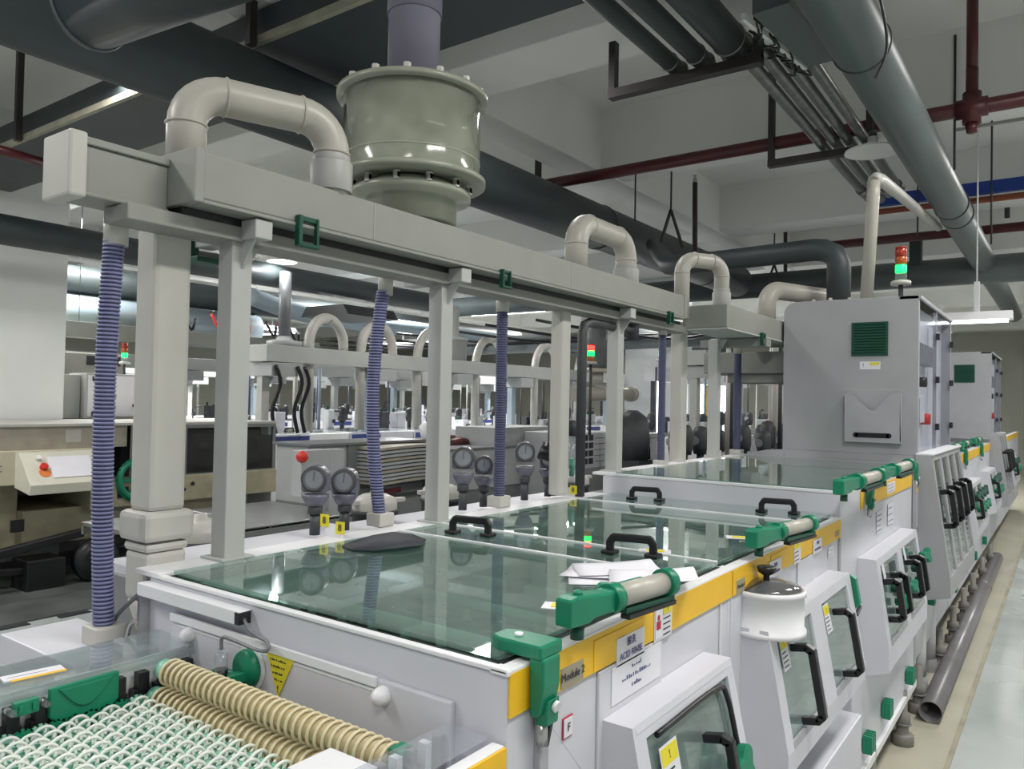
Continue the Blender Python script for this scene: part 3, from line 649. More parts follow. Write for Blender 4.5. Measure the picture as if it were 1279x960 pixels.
g1_ = at(1084, 926, X=-.64); g2_ = at(1107, 884, X=-.64); g3_ = at(1136, 843, X=-.64)
for y, z, n_ in ((g1_.y, g1_.z, 'lowest left by the near tank corner'), (g2_.y, g2_.z, 'above the nearest grey foot'), (g3_.y, g3_.z, 'above the second grey foot'), (5.35, .50, 'beside the white drain pipes'), (5.9, .46, 'behind the white drain pipes'), (6.5, .36, 'third foot from the pipe end'), (7.2, .38, 'past the four window hood'), (8.0, .36, 'second past the four window hood'), (9.0, .36, 'farthest one by the floor pipe')):
    hinge(y, z, 'green finned fitting, ' + n_)
lt = thing('low_tank', 'low white storage tank below the hood with green knobs', 'tank', (-.7, 3.1, .22))
MB().box(-1.6, -.655, 3.12, 4.55, .215, .60).build('tank_body', M_white, lt, .004)
MB().box(-.685, -.655, 3.12, 4.55, .60, .64).box(-.66, -.64, 3.125, 4.55, .205, .24).build('tank_lip', M_white2, lt, .003)
MB().box(-.69, -.655, 4.56, 4.62, .3, 1.0).build('post', M_grey, lt)
lt2 = thing('sump_box', 'white sump box beneath the two window hood', 'tank', (-.7, 2.4, .22))
MB().box(-.688, -.60, 2.30, 3.02, .215, .55).build('box_body', M_white, lt2, .004)
for (x, y, n_) in ((-.72, 5.15, 'nearer of the two'), (-.72, 5.55, 'farther of the two')):
    t = thing('drain_pipe', 'white drain pipe with black upper tube standing by the floor pipe, ' + n_, 'pipe', (x, y, 0))
    MB().cyl((x, y, .08), (x, y, .42), .045, n=16).build('white_sleeve', M_white2, t)
    MB().cyl((x, y, .42), (x, y, 1.0 if y < 0 else .64), .018, n=12).build('black_tube', M_black, t)
    MB().lathe((x, y, 0), [(.06, 0), (.06, .02), (.05, .08), (0, .08)], 16).build('base', M_grey, t)
# loose grey pipe on the floor
fp = thing('floor_pipe', 'long grey plastic pipe lying loose on the floor beside the line', 'pipe', (-.61, 4.8, .0))
MB().tubeh((-.585, 4.62, .062), (-.625, 9.9, .062), .057, .005, 32).build('pipe', mat('floor_pipe_grey', (.20, .19, .20), .3, var=.1), fp)
MB().tubeh((-.612, 8.1, .062), (-.613, 8.2, .062), .061, .006, 32).build('coupling', mat('floor_pipe_grey', (.20, .19, .20), .3), fp)

# ------------------------------------------------------------------ tall control cabinets with their bases
def cabinet(y0, y1, label, detail=True):
    t = thing('control_cabinet', label, 'cabinet', (-1.05, y0, .24))
    x0, x1 = -1.42, -.68; z0, z1 = 1.39, 2.285; r = .07; pts = []
    for i in range(9):
        a = PI - i * PI / 2 / 8; pts.append((x0 + r + math.cos(a) * r, z1 - r + math.sin(a) * r))
    pts = [(x0, z0)] + pts + [(x1, z1), (x1, z0)]
    mb = MB(); n = len(pts); 
    mb.prism([(x, y0, z) for x, z in pts], (0, .02, 0))
    sh = [(x0, z0)] + pts[1:-2] + [(x1, z1)]
    for (a, b) in zip(pts[:-2], pts[1:-1]):
        ca = Vector(((x0 + x1) / 2, 0, (z0 + z1) / 2))
        def inn(p): return (p[0] + (.02 if p[0] < -1.05 else -.0), p[1] - (.02 if p[1] > 2.0 else 0))
        ia, ib = inn(a), inn(b)
        mb.hexa([(a[0], y0 + .02, a[1]), (b[0], y0 + .02, b[1]), (ib[0], y0 + .02, ib[1]), (ia[0], y0 + .02, ia[1]), (a[0], y1, a[1]), (b[0], y1, b[1]), (ib[0], y1, ib[1]), (ia[0], y1, ia[1])])
    mb.box(x0 + .02, x1, y1 - .02, y1, z0, z1 - .02)
    mb.build('cabinet_shell', M_grey, t, .002)
    # louvre vent
    vx0, vx1, vz0, vz1 = -1.03, -.835, 1.95, 2.145
    v = MB().box(vx0, vx1, y0 - .008, y0, vz0, vz1).build('vent', M_dgreen, t, .002)
    for i in range(11):
        z = vz0 + .016 + i * .0162
        MB().prism([(vx0 + .012, y0 - .008, z), (vx1 - .012, y0 - .008, z), (vx1 - .012, y0 - .015, z + .004), (vx0 + .012, y0 - .015, z + .004)], (0, 0, .004)).build('slat', M_dgreen, v)
    # equipment board and doors on the aisle side
    MB().box(x1 - .07, x1 - .055, y0 + .03, y1 - .03, z0, z1 - .03).build('equipment_board', M_white2, t)
    MB().box(x1 - .10, x1, y0 + .02, y0 + .035, z0, z1).box(x1 - .10, x1, y1 - .035, y1 - .02, z0, z1).box(x1 - .10, x1 + .012, y0, y1, z1 - .02, z1 + .0).box(x1 - .02, x1, (y0 + y1) / 2 - .015, (y0 + y1) / 2 + .015, z0, z1).build('door_frame', M_grey, t, .002)
    ym = (y0 + y1) / 2
    for a, b in ((y0 + .035, ym - .015), (ym + .015, y1 - .035)):
        d = MB().box(x1 - .004, x1 + .002, a, b, z0 + .01, z1 - .03).build('clear_door', M_door, t)
        for z in (z1 - .18, z1 - .45, z0 + .15):
            MB().box(x1, x1 + .02, b - .03, b + .01, z - .02, z + .02).build('latch', M_black, d)
    xx = x1 - .055
    g = MB()
    for i in range(6): g.box(xx, xx + .05, y0 + .10 + i * .09, y0 + .17 + i * .09, z0 + .52, z0 + .64)
    g.build('breaker', M_gface, t, .003)
    MB().box(xx, xx + .03, y0 + .2, y0 + .42, z0 + .18, z0 + .34).build('relay_block', M_white2, t, .003)
    MB().cyl((xx, y0 + .5, z0 + .20), (xx + .05, y0 + .5, z0 + .20), .035).build('red_valve_handle', M_redp, t)
    MB().box(xx, xx + .04, y0 + .12, y0 + .16, z0 + .15, z0 + .32).cyl((xx, y0 + .35, z0 + .42), (xx + .05, y0 + .35, z0 + .42), .03).build('switch', M_black, t)
    # base
    b_ = MB()
    b_.box(-1.42, XF, y0, y1, .62, z0).box(-1.70, -1.42, y0, y1, .62, 1.20); b_.build('base_body', M_grey, t, .003)
    # curved shield to the left of the cabinet
    pr = [(-1.75, 1.20), (-1.75, 1.275), (-1.70, 1.315), (-1.62, 1.355), (-1.52, 1.38), (-1.41, 1.388), (-1.41, 1.20)]
    MB().prism([(x, y0 - .005, z) for x, z in pr], (0, .03, 0)).build('curved_shield', M_grey, t, .002)
    MB().box(-1.72, XF, y0 - .03, y0, 1.335, 1.347).build('base_ledge', M_grey, t)
    return t
c1 = cabinet(4.81, 6.25, 'tall grey control cabinet with green vent and document pocket')
MB().box(-1.70, XF, 4.83, 6.24, .25, .62).build('base_skirt', M_white, c1)
h4, X4 = hood(c1, 4.80, 6.12, 1.395, .72, -.61, -.515, [(4.85 + i * .32, 5.10 + i * .32) for i in range(4)], label='tall grey hood with four narrow windows and black handles', lip=.09, back=M_gpipe)
h4.data.materials[0] = M_grey
for i in range(4): window_handle(h4, X4(1.10), 4.97 + i * .31, 1.09, -.14, .19, r=.014)
MB().box(XF, -.60, 4.80, 6.14, 1.395, 1.405).build('hood_top', M_white2, c1, .002)
for i in range(5): MB().box(X4(.95) + .002, X4(.95) + .006, 5.86, 5.94, .86 + i * .035, .875 + i * .035).build('printed_bar', M_dark, h4)
# document pocket
px0, px1, pz0, pz1 = -1.055, -.76, 1.46, 1.755; yy = 4.81
dp = MB(); dp.box(px0, px1, yy - .004, yy, pz0, pz1)
dp.prism([(px0, yy - .045, pz0), (px1, yy - .045, pz0), (px1, yy - .045, pz1 - .02), (px1 - .05, yy - .045, pz1 - .02), (px1 - .13, yy - .045, pz1 - .12), (px0 + .13, yy - .045, pz1 - .12), (px0 + .03, yy - .045, pz1 - .02), (px0, yy - .045, pz1 - .02)], (0, .006, 0))
dp.box(px0, px1, yy - .045, yy, pz0 - .006, pz0); dp.box(px0, px0 + .006, yy - .045, yy, pz0, pz1 - .02); dp.box(px1 - .006, px1, yy - .045, yy, pz0, pz1 - .02)
dpo = dp.build('document_pocket', M_grey, c1, .001)
MB().cyl((px0 + .06, yy - .0465, pz0 + .035), (px0 + .06, yy - .045, pz0 + .035), .014).cyl((px1 - .06, yy - .0465, pz0 + .035), (px1 - .06, yy - .045, pz0 + .035), .014).box(px0 + .06, px1 - .06, yy - .0465, yy - .045, pz0 + .021, pz0 + .049).build('grip_slot', M_black, dpo)
p = plate(c1, (-.93, yy - .0, 1.895), (1, 0, 0), UP, .11, .045, M_lab, 'label'); plate(p, (-.905, yy - .0014, 1.905), (1, 0, 0), UP, .05, .016, M_lyel, 'yellow_heading'); text(p, '!', .03, (-.965, yy - .0014, 1.895), (1, 0, 0), UP, M_ink)
# signal tower on the cabinet
def signal_tower(label, x, y, z, s=1.0, lit='green', pole=.08):
    if lit == 'green2': lit = 'green'
    t = thing('signal_tower', label, 'signal light', (x, y, z))
    MB().cyl((x, y, z), (x, y, z + pole), .014 * s).build('pole', M_dark, t)
    zb = z + pole
    MB().lathe((x, y, zb), [(0, 0), (.058 * s, 0), (.058 * s, .02 * s), (.05 * s, .026 * s), (0, .026 * s)], 20).build('base_disc', M_pvcw, t)
    ms = [(M_clear2 if lit == 'green' else M_ggreen), M_ggreen if lit == 'green' else M_ggreen, M_amber, M_redl if lit == 'green' else M_gred]
    if lit != 'green': ms = [M_amber, M_ggreen, M_gred]
    nm = ['lens_lower', 'green_lens', 'amber_lens', 'red_lens'] if lit == 'green' else ['lens_lower', 'green_lens', 'red_lens']
    for i, m_ in enumerate(ms):
        a = zb + .026 * s + i * .05 * s
        MB().lathe((x, y, a), [(0, 0), (.030 * s, 0), (.033 * s, .004 * s), (.033 * s, .044 * s), (.030 * s, .048 * s), (0, .048 * s)], 20).build(nm[i], m_, t)
    zz = zb + .026 * s + len(ms) * .05 * s
    MB().lathe((x, y, zz), [(0, 0), (.032 * s, 0), (.032 * s, .01 * s), (0, .012 * s)], 20).build('cap', M_redl, t)
    return t
pt = at(1125, 372, Y=5.0)
signal_tower('lit green signal tower on top of the tall cabinet', pt.x, 5.0, 2.285, .95, 'green', .09)
# white pole pipe rising from the cabinet and leading back
t = thing('vent_pipe', 'ivory vent pipe rising from the cabinet and elbowing towards the aisle', 'pipe', (-.94, 4.95, 2.28))
a = at(1082, 372, Y=4.95); b = at(1091, 226, Y=4.95); c = at(1120, 240, Y=5.6); d = at(1172, 284, Y=8.2)
MB().tube([(a.x, 4.95, 2.28), (b.x, 4.95, b.z - .08), (b.x, 4.95, b.z)], .036, 20).build('riser', M_pvc, t)
MB().tube([(b.x, 4.95, b.z), (b.x + .01, 4.97, b.z + .02), (b.x + .02, 5.05, b.z + .03), tuple(c), tuple(d)], .036, 16).build('back_run', M_pvcw, t)
c2 = cabinet(9.8, 11.2, 'farther grey control cabinet with green vent by the right edge')
MB().box(-1.70, XF, 9.82, 11.19, .25, .62).build('base_skirt', M_white, c2)
h6, X6 = hood(c2, 9.80, 10.9, 1.395, .72, -.61, -.515, [(9.86 + i * .34, 10.12 + i * .34) for i in range(3)], label='tall grey hood with three windows', lip=.09, back=M_gpipe)
h6.data.materials[0] = M_grey
for i in range(3): window_handle(h6, X6(1.10), 10.04 + i * .33, 1.09, -.14, .20, r=.015)
# modules between the two cabinets and beyond
def back_module(y0, y1, label, top=1.30, hood_at=None, band=True):
    t = thing('rinse_module', label, 'machine', (-1.2, y0, .24))
    MB().box(XB, XF, y0, y1, .24, top).build('body', M_white, t, .003)
    MB().box(XB, XF - .03, y0 + .03, y1 - .03, top, top + .012).build('glass_lid', M_clear, t)
    if band: yband(t, y0 + .02, y1 - .02, top - .075, top)
    if hood_at:
        h, X = hood(t, hood_at[0], hood_at[1], 1.06, .74, -.62, -.56, [(hood_at[0] + .06, (hood_at[0] + hood_at[1]) / 2 - .03), ((hood_at[0] + hood_at[1]) / 2 + .03, hood_at[1] - .06)], label='white hood with two windows and green knobs', lip=.07)
        L = hood_at[1] - hood_at[0]
        for i in range(4):
            y = hood_at[0] + L * (.17 + .22 * i); star_knob(h, (X(.96), y, .97), (1, -.2, .15), .045, M_dgreen); star_knob(h, (X(.86), y + .05, .86), (1, -.2, .15), .04)
        window_handle(h, X(.9), hood_at[0] + L * .12, .88, -.14, .14, r=.012)
    return t
back_module(6.26, 8.0, 'white module with small green knobbed hood past the four window hood', hood_at=(6.9, 7.9))
back_module(8.02, 9.78, 'white module in front of the farther control cabinet', hood_at=(8.7, 9.5))
back_module(11.2, 15.5, 'far end white module past the farther control cabinet', hood_at=(12, 13.2))
for i, (y, nn) in enumerate(((6.6, 'first past the four window hood'), (7.3, 'second past the four window hood'), (8.4, 'third past the four window hood'))):
    cyl_holder('small green roller holder on the back module, ' + nn, (-.72, y, 1.36), (-.72, y + .55, 1.36), .026, .022)
for y, nn in ((6.5, 'nearest on the back modules'), (7.2, 'middle of the back modules'), (8.6, 'farthest on the back modules')): corner_clamp('green edge clamp, ' + nn, y, 1.30, 1.0)

# ------------------------------------------------------------------ infeed conveyor in the foreground
cv = thing('infeed_conveyor', 'wheel conveyor with ivory ring wheels feeding the near module', 'conveyor', (-1.15, .1, .2))
MB().box(-1.70, -1.52, .10, .955, .25, 1.06).box(-.80, XF, .10, .955, .25, .98).box(-1.52, -.80, .10, .955, .25, .90).build('conveyor_body', M_white, cv, .003)
MB().box(-.712, -.690, .10, .955, 1.06, 1.130).build('side_skirt', M_white2, cv, .001)
MB().box(XF + .0002, XF + .0045, .10, .955, 1.06, 1.128).build('yellow_band', M_yellow, cv)
MB().box(-.795, -.715, .10, .945, 1.136, 1.141).build('clear_cover', M_clear2, cv)
MB().box(-1.645, -1.50, .10, .955, 1.118, 1.126).box(-1.652, -1.644, .10, .955, 1.060, 1.126).box(-1.500, -1.496, .10, .955, 1.104, 1.126).build('clear_cover', M_clear, cv)
notice(cv, (-1.56, .66, 1.127), (.15, 1, 0), (-1, .15, 0), .10, .034, 1)
plate(cv, (-1.535, .66, 1.129), (.15, 1, 0), (-1, .15, 0), .09, .010, M_yellow, 'yellow_strip')
# side bearing blocks (black) with white dividers
for i in range(14):
    y = .93 - i * .047
    MB().box(-1.508, -1.488, y - .012, y + .010, 1.015, 1.098).box(-1.514, -1.490, y - .018, y + .014, 1.045, 1.065).box(-1.50, -1.484, y - .016, y + .012, 1.0, 1.02).build('bearing_block', M_black, cv, .001)
    MB().cyl((-1.486, y, 1.052), (-1.482, y, 1.052), .004, n=10).build('axle_end', M_steel, cv)
MB().box(-1.52, -1.516, .10, .955, .98, 1.118).build('rail_face', M_white2, cv)
gp = MB(); N = 16
arc = [(.655, 1.118)] + [(.655 + .125 * i / N, 1.118 - .052 - .032 * math.sin(PI * i / N)) for i in range(N + 1)] + [(.78, 1.118)]
gp.prism([(-1.478, y, z) for y, z in arc], (-.012, 0, 0)); arc2 = [(.668 + .10 * i / N, 1.114 - .042 * math.sin(PI * i / N)) for i in range(N + 1)]
gp.prism([(-1.474, y, z) for y, z in arc2], (-.006, 0, 0)); gp.build('green_guard', M_green, cv, .003)
MB().box(-1.487, -1.470, .595, .635, 1.088, 1.112).box(-1.47, -1.466, .600, .607, 1.094, 1.108).box(-1.47, -1.466, .622, .629, 1.094, 1.108).build('green_clip', M_green, cv, .002)
MB().cyl((-1.49, .59, 1.098), (-1.465, .59, 1.098), .006).build('bolt', M_clear2, cv); MB().cyl((-1.49, .645, 1.098), (-1.465, .645, 1.098), .006).build('bolt', M_clear2, cv)
# rows of wheels
WR = .0225
wm = MB(); wm.torus((0, 0, 0), (1, 0, 0), WR - .0026, .0030, 22, 6)
for i in range(5):
    a = 2 * PI * i / 5; wm.obox((0, 0, 0), (0, math.cos(a) * (WR - .003), math.sin(a) * (WR - .003)), .0042, .0042, up=(1, 0, 0))
wheel_obj = None; NW = 0
hubm = MB().cyl((-.0115, 0, 0), (.0105, 0, 0), .0105, n=12)
hub0 = None
zax = 1.040
def px_of(p):
    q = ROT.transposed() @ (Vector(p) - EYE); return (639.5 + FPX * q.x / -q.z, 480 - FPX * q.y / -q.z)
row = 0
y = .815
while y > .30:
    xs = [-1.465 + (.0155 if row % 2 else 0) + k * .031 for k in range(21)]
    vis = [x for x in xs if px_of((x, y, zax + WR))[1] < 985 and px_of((x, y, zax))[0] > -25]
    sh = MB().cyl((-1.484, y, zax), (-.825, y, zax), .0045, n=8).build('wheel_shaft', M_hub, cv)
    for x in vis:
        if wheel_obj is None:
            sh_w = wm.build('wheel', M_wheel, None); hub0 = hubm.build('hub', M_hub, None); wheel_obj = sh_w
            w_, h_ = sh_w, hub0
        else:
            w_ = wheel_obj.copy(); h_ = hub0.copy(); COL.objects.link(w_); COL.objects.link(h_)
        w_.parent = sh; h_.parent = sh; off = wloc(sh)
        w_.location = Vector((x, y, zax)) - off; h_.location = Vector((x + .0145, y, zax)) - off
        w_.rotation_euler = (random.uniform(0, 6), random.uniform(-.06, .06), random.uniform(-.08, .08)); NW += 1
    g = MB()
    g.cyl((-1.484, y, zax), (-1.476, y, zax), .017, n=12)
    for i in range(12):
        a = 2 * PI * i / 12; g.obox((-1.480, y + math.cos(a) * .016, zax + math.sin(a) * .016), (-1.480, y + math.cos(a) * .021, zax + math.sin(a) * .021), .006, .004, up=(1, 0, 0))
    g.build('drive_gear', M_green if row % 2 else M_hub, cv)
    y -= .029; row += 1
print('wheels', NW)
MB().box(-1.48, -.82, .30, .83, .955, .96).build('drip_tray', M_tankin, cv)
# tan ringed roller pair
for (yy_, zz_, rr_, nn) in ((.868, 1.098, .026, 34), (.850, 1.050, .024, 34)):
    rl = MB().cyl((-1.455, yy_, zz_), (-.835, yy_, zz_), rr_ * .78, n=16).build('ringed_roller', M_tand, cv)
    for i in range(nn):
        x = -1.447 + i * .605 / (nn - 1)
        if i == 0: ring0 = MB().torus((0, 0, 0), (1, 0, 0), rr_ * .95, .0029, 18, 6).build('ring', M_tan, None)
        r_ = ring0 if i == 0 else ring0.copy()
        if i: COL.objects.link(r_)
        r_.parent = rl; r_.location = Vector((x, yy_, zz_)) - wloc(rl); r_.rotation_euler = (0, .10, 0)
    MB().cyl((-1.475, yy_, zz_), (-1.455, yy_, zz_), rr_ * .8, n=16).cyl((-.835, yy_, zz_), (-.82, yy_, zz_), rr_ * .6, n=16).build('roller_end_cap', M_hub, cv)
MB().box(-.835, -.808, .855, .885, 1.112, 1.122).build('green_block', M_green, cv, .001)
for i in range(7):
    y = .945 - i * .032
    MB().box(-.815, -.798, y - .013, y, 1.03, 1.122).build('bearing_block', M_gface if i % 2 == 0 else M_white2, cv, .001)
MB().box(-.90, -.80, .72, .80, 1.118, 1.124).build('white_plate', M_white2, cv, .001)
# side box with hose socket
MB().box(-2.02, -1.655, .78, .955, 1.02, 1.085).build('side_box', M_white, cv, .003)
# cable and tap at the corner
MB().tube([(-1.705, .96, 1.225), (-1.73, .95, 1.19), (-1.78, .93, 1.14), (-1.80, .92, 1.09)], .005, 8, sub=5).build('cable', M_gpipe, cv)
MB().box(-1.704, -1.694, .935, .958, 1.06, 1.21).build('steel_angle', M_steel, cv)
MB().tube([(-1.74, .93, 1.085), (-1.735, .935, 1.125), (-1.715, .945, 1.13), (-1.71, .95, 1.09)], .006, 8, sub=4).build('steel_tap', M_steel, cv)

# ================================================================== OVERHEAD EXHAUST BOX, FRAME, POSTS
ex = thing('exhaust_duct', 'long grey box shaped exhaust duct above the near modules', 'duct', (-1.7, 1.0, 2.08))
XE = -1.595; XE2 = -1.765
MB().box(XE2, XE, .985, 3.72, 2.095, 2.205).build('duct_body', M_duct, ex, .004)
MB().box(XE2 - .01, XE + .006, .975, 1.0, 2.085, 2.21).build('end_flange', M_duct, ex, .003); MB().box(XE2, XE + .004, 3.70, 3.735, 2.09, 2.21).build('end_flange', M_duct, ex, .003)
MB().box(XE2 + .0, XE + .004, 1.0, 3.70, 2.085, 2.094).build('bottom_flange', M_duct, ex, .002)
MB().box(XE, XE + .0012, 1.53, 1.5325, 2.097, 2.203).box(XE, XE + .0012, 2.6, 2.6025, 2.097, 2.203).build('weld_seam', M_grey, ex)
se = thing('exhaust_stub', 'small grey exhaust duct stub with bright end cap at the near end', 'duct', (-1.7, .75, 2.07))
MB().box(-1.80, -1.698, .785, .975, 2.072, 2.178).box(-1.80, -1.69, .785, .975, 2.178, 2.195).box(-1.80, -1.69, .785, .975, 2.068, 2.078).build('duct_body', M_duct, se, .003)
MB().box(-1.808, -1.684, .750, .788, 2.062, 2.202).build('end_cap', M_pvcw, se, .006)
fr = thing('support_frame', 'grey frame rail carrying the exhaust duct on the near modules', 'frame', (-1.7, .75, 2.0))
MB().box(-1.76, -1.655, .86, 3.9, 2.03, 2.066).build('long_rail', M_duct, fr, .003)
MB().box(-1.76, -1.657, .99, 3.8, 2.066, 2.084).build('dark_gap_strip', M_black, fr)
for y in (1.17, 1.955, 3.15):
    MB().box(-1.86, -1.60, y - .025, y + .025, 2.035, 2.082).build('cross_arm', M_post, fr, .003)
def square_post(y, label, x=-1.70, z0=1.245, z1=2.035, w=.058, gus=True, m=M_post):
    t = thing('frame_post', label, 'post', (x, y, z0))
    MB().box(x - w / 2, x + w / 2, y - w / 2, y + w / 2, z0, z1).build('post', m, t, .003)
    if True: MB().prism([(x + w / 2, y - .004, z1), (x + w / 2 + .05, y - .004, z1), (x + w / 2, y - .004, z1 - .07)], (0, .008, 0)).build('gusset', m, t); MB().prism([(x - .004, y + w / 2, z1), (x - .004, y + w / 2 + .04, z1), (x - .004, y + w / 2, z1 - .07)], (.008, 0, 0)).build('gusset', m, t)
    MB().box(x - w * .8, x + w * .8, y - w * .8, y + w * .8, z0, z0 + .008).build('foot_plate', m, t, .002)
    return t
square_post(1.16, 'white square post at the near corner of the near glass lid')
square_post(1.945, 'white square post between the two pairs of dial gauges')
square_post(3.17, 'white square post where the raised module begins', z0=1.335)
square_post(4.40, 'white square post behind the raised glass lid', z0=1.335)
# rectangular down pipes
def downpipe(y, label, x=-1.80, z0=1.25, z1=2.05, wx=.075, wy=.085, coupling=None):
    t = thing('down_pipe', label, 'pipe', (x, y, z0))
    MB().box(x - wx / 2, x + wx / 2, y - wy / 2, y + wy / 2, z0 if not coupling else coupling, z1).build('pipe', M_pvcw, t, .012)
    return t
dpA = downpipe(1.03, 'wide ivory down pipe with square coupling left of the near glass lid', -1.80, 1.10, 2.06, .09, .095, 1.37)
MB().box(-1.862, -1.738, .965, 1.095, 1.30, 1.372).build('coupling', M_pvcw, dpA, .014)
MB().box(-1.852, -1.748, .975, 1.085, 1.275, 1.298).build('coupling_lip', M_pvcw, dpA, .01)
MB().box(-1.85, -1.75, .978, 1.082, 1.16, 1.276).prism([(-1.85, .98, 1.16), (-1.75, .98, 1.16), (-1.73, .98, 1.06), (-1.79, .98, 1.08)], (0, .1, 0)).build('lower_elbow', M_pvcw, dpA, .012)
downpipe(2.76, 'ivory down pipe beside the flow meter', -1.74, 1.26, 2.05, .06, .075)
downpipe(3.98, 'ivory down pipe left of the raised lid, under the second duct', -1.74, 1.32, 2.1, .07, .085)
def rib_hose(y, label, x=-1.76, z0=1.25, z1=2.0, m=None, r=.021, lean=0, collar=.03, col=None, ztop=2.06):
    t = thing('ribbed_hose', label, 'hose', (x, y, z0))
    n = int((z1 - z0) / .0092); prof = []
    mb = MB(); pts = []; rr = []
    for i in range(n * 2 + 1):
        u = i / (n * 2); z = z0 + u * (z1 - z0); pts.append((x + lean * math.sin(u * PI) * .5, y + lean * math.sin(u * PI * .9), z)); rr.append(r)
    mb.tube(pts, r * .9, 16).build('inner_tube', MATS['hose_core'], t)
    rb = MB()
    for k_ in range(1, len(pts) - 1, 2): rb.cyl(pts[k_], Vector(pts[k_]) + Vector((0, 0, .0050)), r, n=16)
    rb.build('ribs', m or M_hose, t, kind='stuff')
    MB().cyl((x, y, z1 - .01), (x + 0, y, ztop), r * 1.15, n=20).build('top_collar', M_pvcw, t)
    MB().box(x - r * 1.5, x + r * 1.5, y - r * 1.5, y + r * 1.5, z0 - .012, z0 + .03).build('bottom_socket', M_pvcw, t, .004)
    return t
rib_hose(.90, 'ribbed blue violet hose at the near left, standing on the side box', -1.78, 1.095, 2.0, r=.023, lean=-.012)
rib_hose(1.755, 'ribbed blue violet hose between dial gauges and the middle post', -1.77, 1.26, 1.99, r=.021, lean=-.03)
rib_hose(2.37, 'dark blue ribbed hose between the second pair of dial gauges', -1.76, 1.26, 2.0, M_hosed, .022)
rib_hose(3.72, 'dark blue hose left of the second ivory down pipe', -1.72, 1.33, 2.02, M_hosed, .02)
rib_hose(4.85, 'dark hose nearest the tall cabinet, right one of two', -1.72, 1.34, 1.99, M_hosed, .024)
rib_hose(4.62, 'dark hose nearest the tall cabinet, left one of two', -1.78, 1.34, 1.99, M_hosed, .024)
# green rail clips
def clip(y, label, x=XE, z=2.07, s=1.0):
    t = thing('rail_clip', label, 'clip', (x, y, z))
    MB().box(x, x + .012, y - .030 * s, y + .030 * s, z + .028 * s, z + .042 * s).box(x, x + .02, y - .034 * s, y - .022 * s, z - .035 * s, z + .042 * s).box(x, x + .02, y - .034 * s, y + .034 * s, z - .038 * s, z - .028 * s).box(x, x + .016, y + .026 * s, y + .034 * s, z - .036 * s, z + .042 * s).build('clip_body', M_dgreen, t, .003)
    return t
clip(1.29, 'green rail clip above the near white post')
clip(2.15, 'green rail clip above the middle white post', s=.8)
clip(3.52, 'green rail clip near the far end of the long duct', s=.8)
t = thing('rail_clip', 'green rail clip behind the long duct beside the ivory down pipe', 'clip', (-1.87, 1.17, 2.05))
MB().box(-1.885, -1.86, 1.13, 1.16, 2.0, 2.08).box(-1.885, -1.82, 1.13, 1.21, 1.995, 2.01).build('clip_body', M_dgreen, t, .003)
# second duct
ex2 = thing('exhaust_duct', 'second grey exhaust duct leading to the tall cabinet', 'duct', (-1.55, 3.9, 2.05))
MB().box(-1.68, -1.435, 3.88, 5.25, 2.055, 2.175).build('duct_body', M_duct, ex2, .004)
MB().box(-1.68, -1.43, 3.88, 5.25, 2.045, 2.054).build('bottom_flange', M_post, ex2, .001)
MB().box(-1.80, -1.40, 4.42, 4.50, 1.99, 2.035).build('cross_arm', M_duct, ex2, .003)
clip(4.42, 'green rail clip under the second duct', -1.43, 2.03, .9)
cb = thing('exhaust_manifold', 'grey box beam between the white posts and the tall cabinet', 'duct', (-1.5, 5.0, 1.83))
MB().box(-2.0, -1.42, 4.98, 5.35, 1.86, 2.0).box(-1.85, -1.42, 5.02, 5.35, 1.80, 1.86).build('duct_body', M_duct, cb, .004)

def upipe(label, p0, p1, h, r, base0, base1, collar=True, m=None, name='u_bend_pipe', arch=False):
    """U-shaped pipe: legs at p0 and p1 (x, y), arch top at height h"""
    t = thing(name, label, 'pipe', (p0[0], p0[1], base0))
    a = Vector((p0[0], p0[1], 0)); b = Vector((p1[0], p1[1], 0)); d = (b - a); L = d.length; d.normalize(); R = L / 2 - .001 if arch else min(L / 2, max(r * 1.9, .05))
    pts = [a + Vector((0, 0, base0)), a + Vector((0, 0, h - R))]
    for i in range(1, 9):
        q = PI - i * PI / 2 / 8; pts.append(a + d * (R + math.cos(q) * R) + Vector((0, 0, h - R + math.sin(q) * R)))
    for i in range(9):
        q = PI / 2 - i * PI / 2 / 8; pts.append(b - d * R + d * math.cos(q) * R + Vector((0, 0, h - R + math.sin(q) * R)))
    pts.append(b + Vector((0, 0, base1)))
    q2 = [pts[0]]
    for p in pts[1:]:
        if (p - q2[-1]).length > 1e-4: q2.append(p)
    MB().tube(q2, r, 20).build('pipe', m or M_pvc, t)
    if collar:
        MB().cyl(b + Vector((0, 0, base1 + .01)), b + Vector((0, 0, base1 + .09)), r * 1.22, n=16).cyl(b + Vector((0, 0, base1 + .085)), b + Vector((0, 0, base1 + .11)), r * 1.08, n=20).build('union_nut', M_nut if m is None else m, t, .002)
        for k in (.0, .6, 1.2):
            pass
        for q_, ax_ in ((a + Vector((0, 0, h - R)), UP), (a + d * R + Vector((0, 0, h)), d), (b - d * R + Vector((0, 0, h)), d), (b + Vector((0, 0, h - R)), UP)): MB().torus(q_, ax_, r, .004, 20, 6).build('socket_ring', m or M_pvc, t)
    return t
u1_ = upipe('large ivory U shaped pipe arching over the near end of the duct', (-1.77, 1.06), (-1.64, 1.41), 2.405, .047, 2.20, 2.20)
upipe('middle ivory U shaped pipe on top of the long duct', (-1.72, 2.84), (-1.72, 3.30), 2.425, .050, 2.20, 2.20)
upipe('ivory U shaped pipe joining the long duct to the second duct', (-1.66, 3.82), (-1.53, 4.05), 2.42, .040, 2.10, 2.17)
upipe('far ivory U shaped pipe half hidden by the tall cabinet', (-1.62, 5.1), (-1.35, 5.75), 2.42, .06, 2.17, 2.17, collar=False)

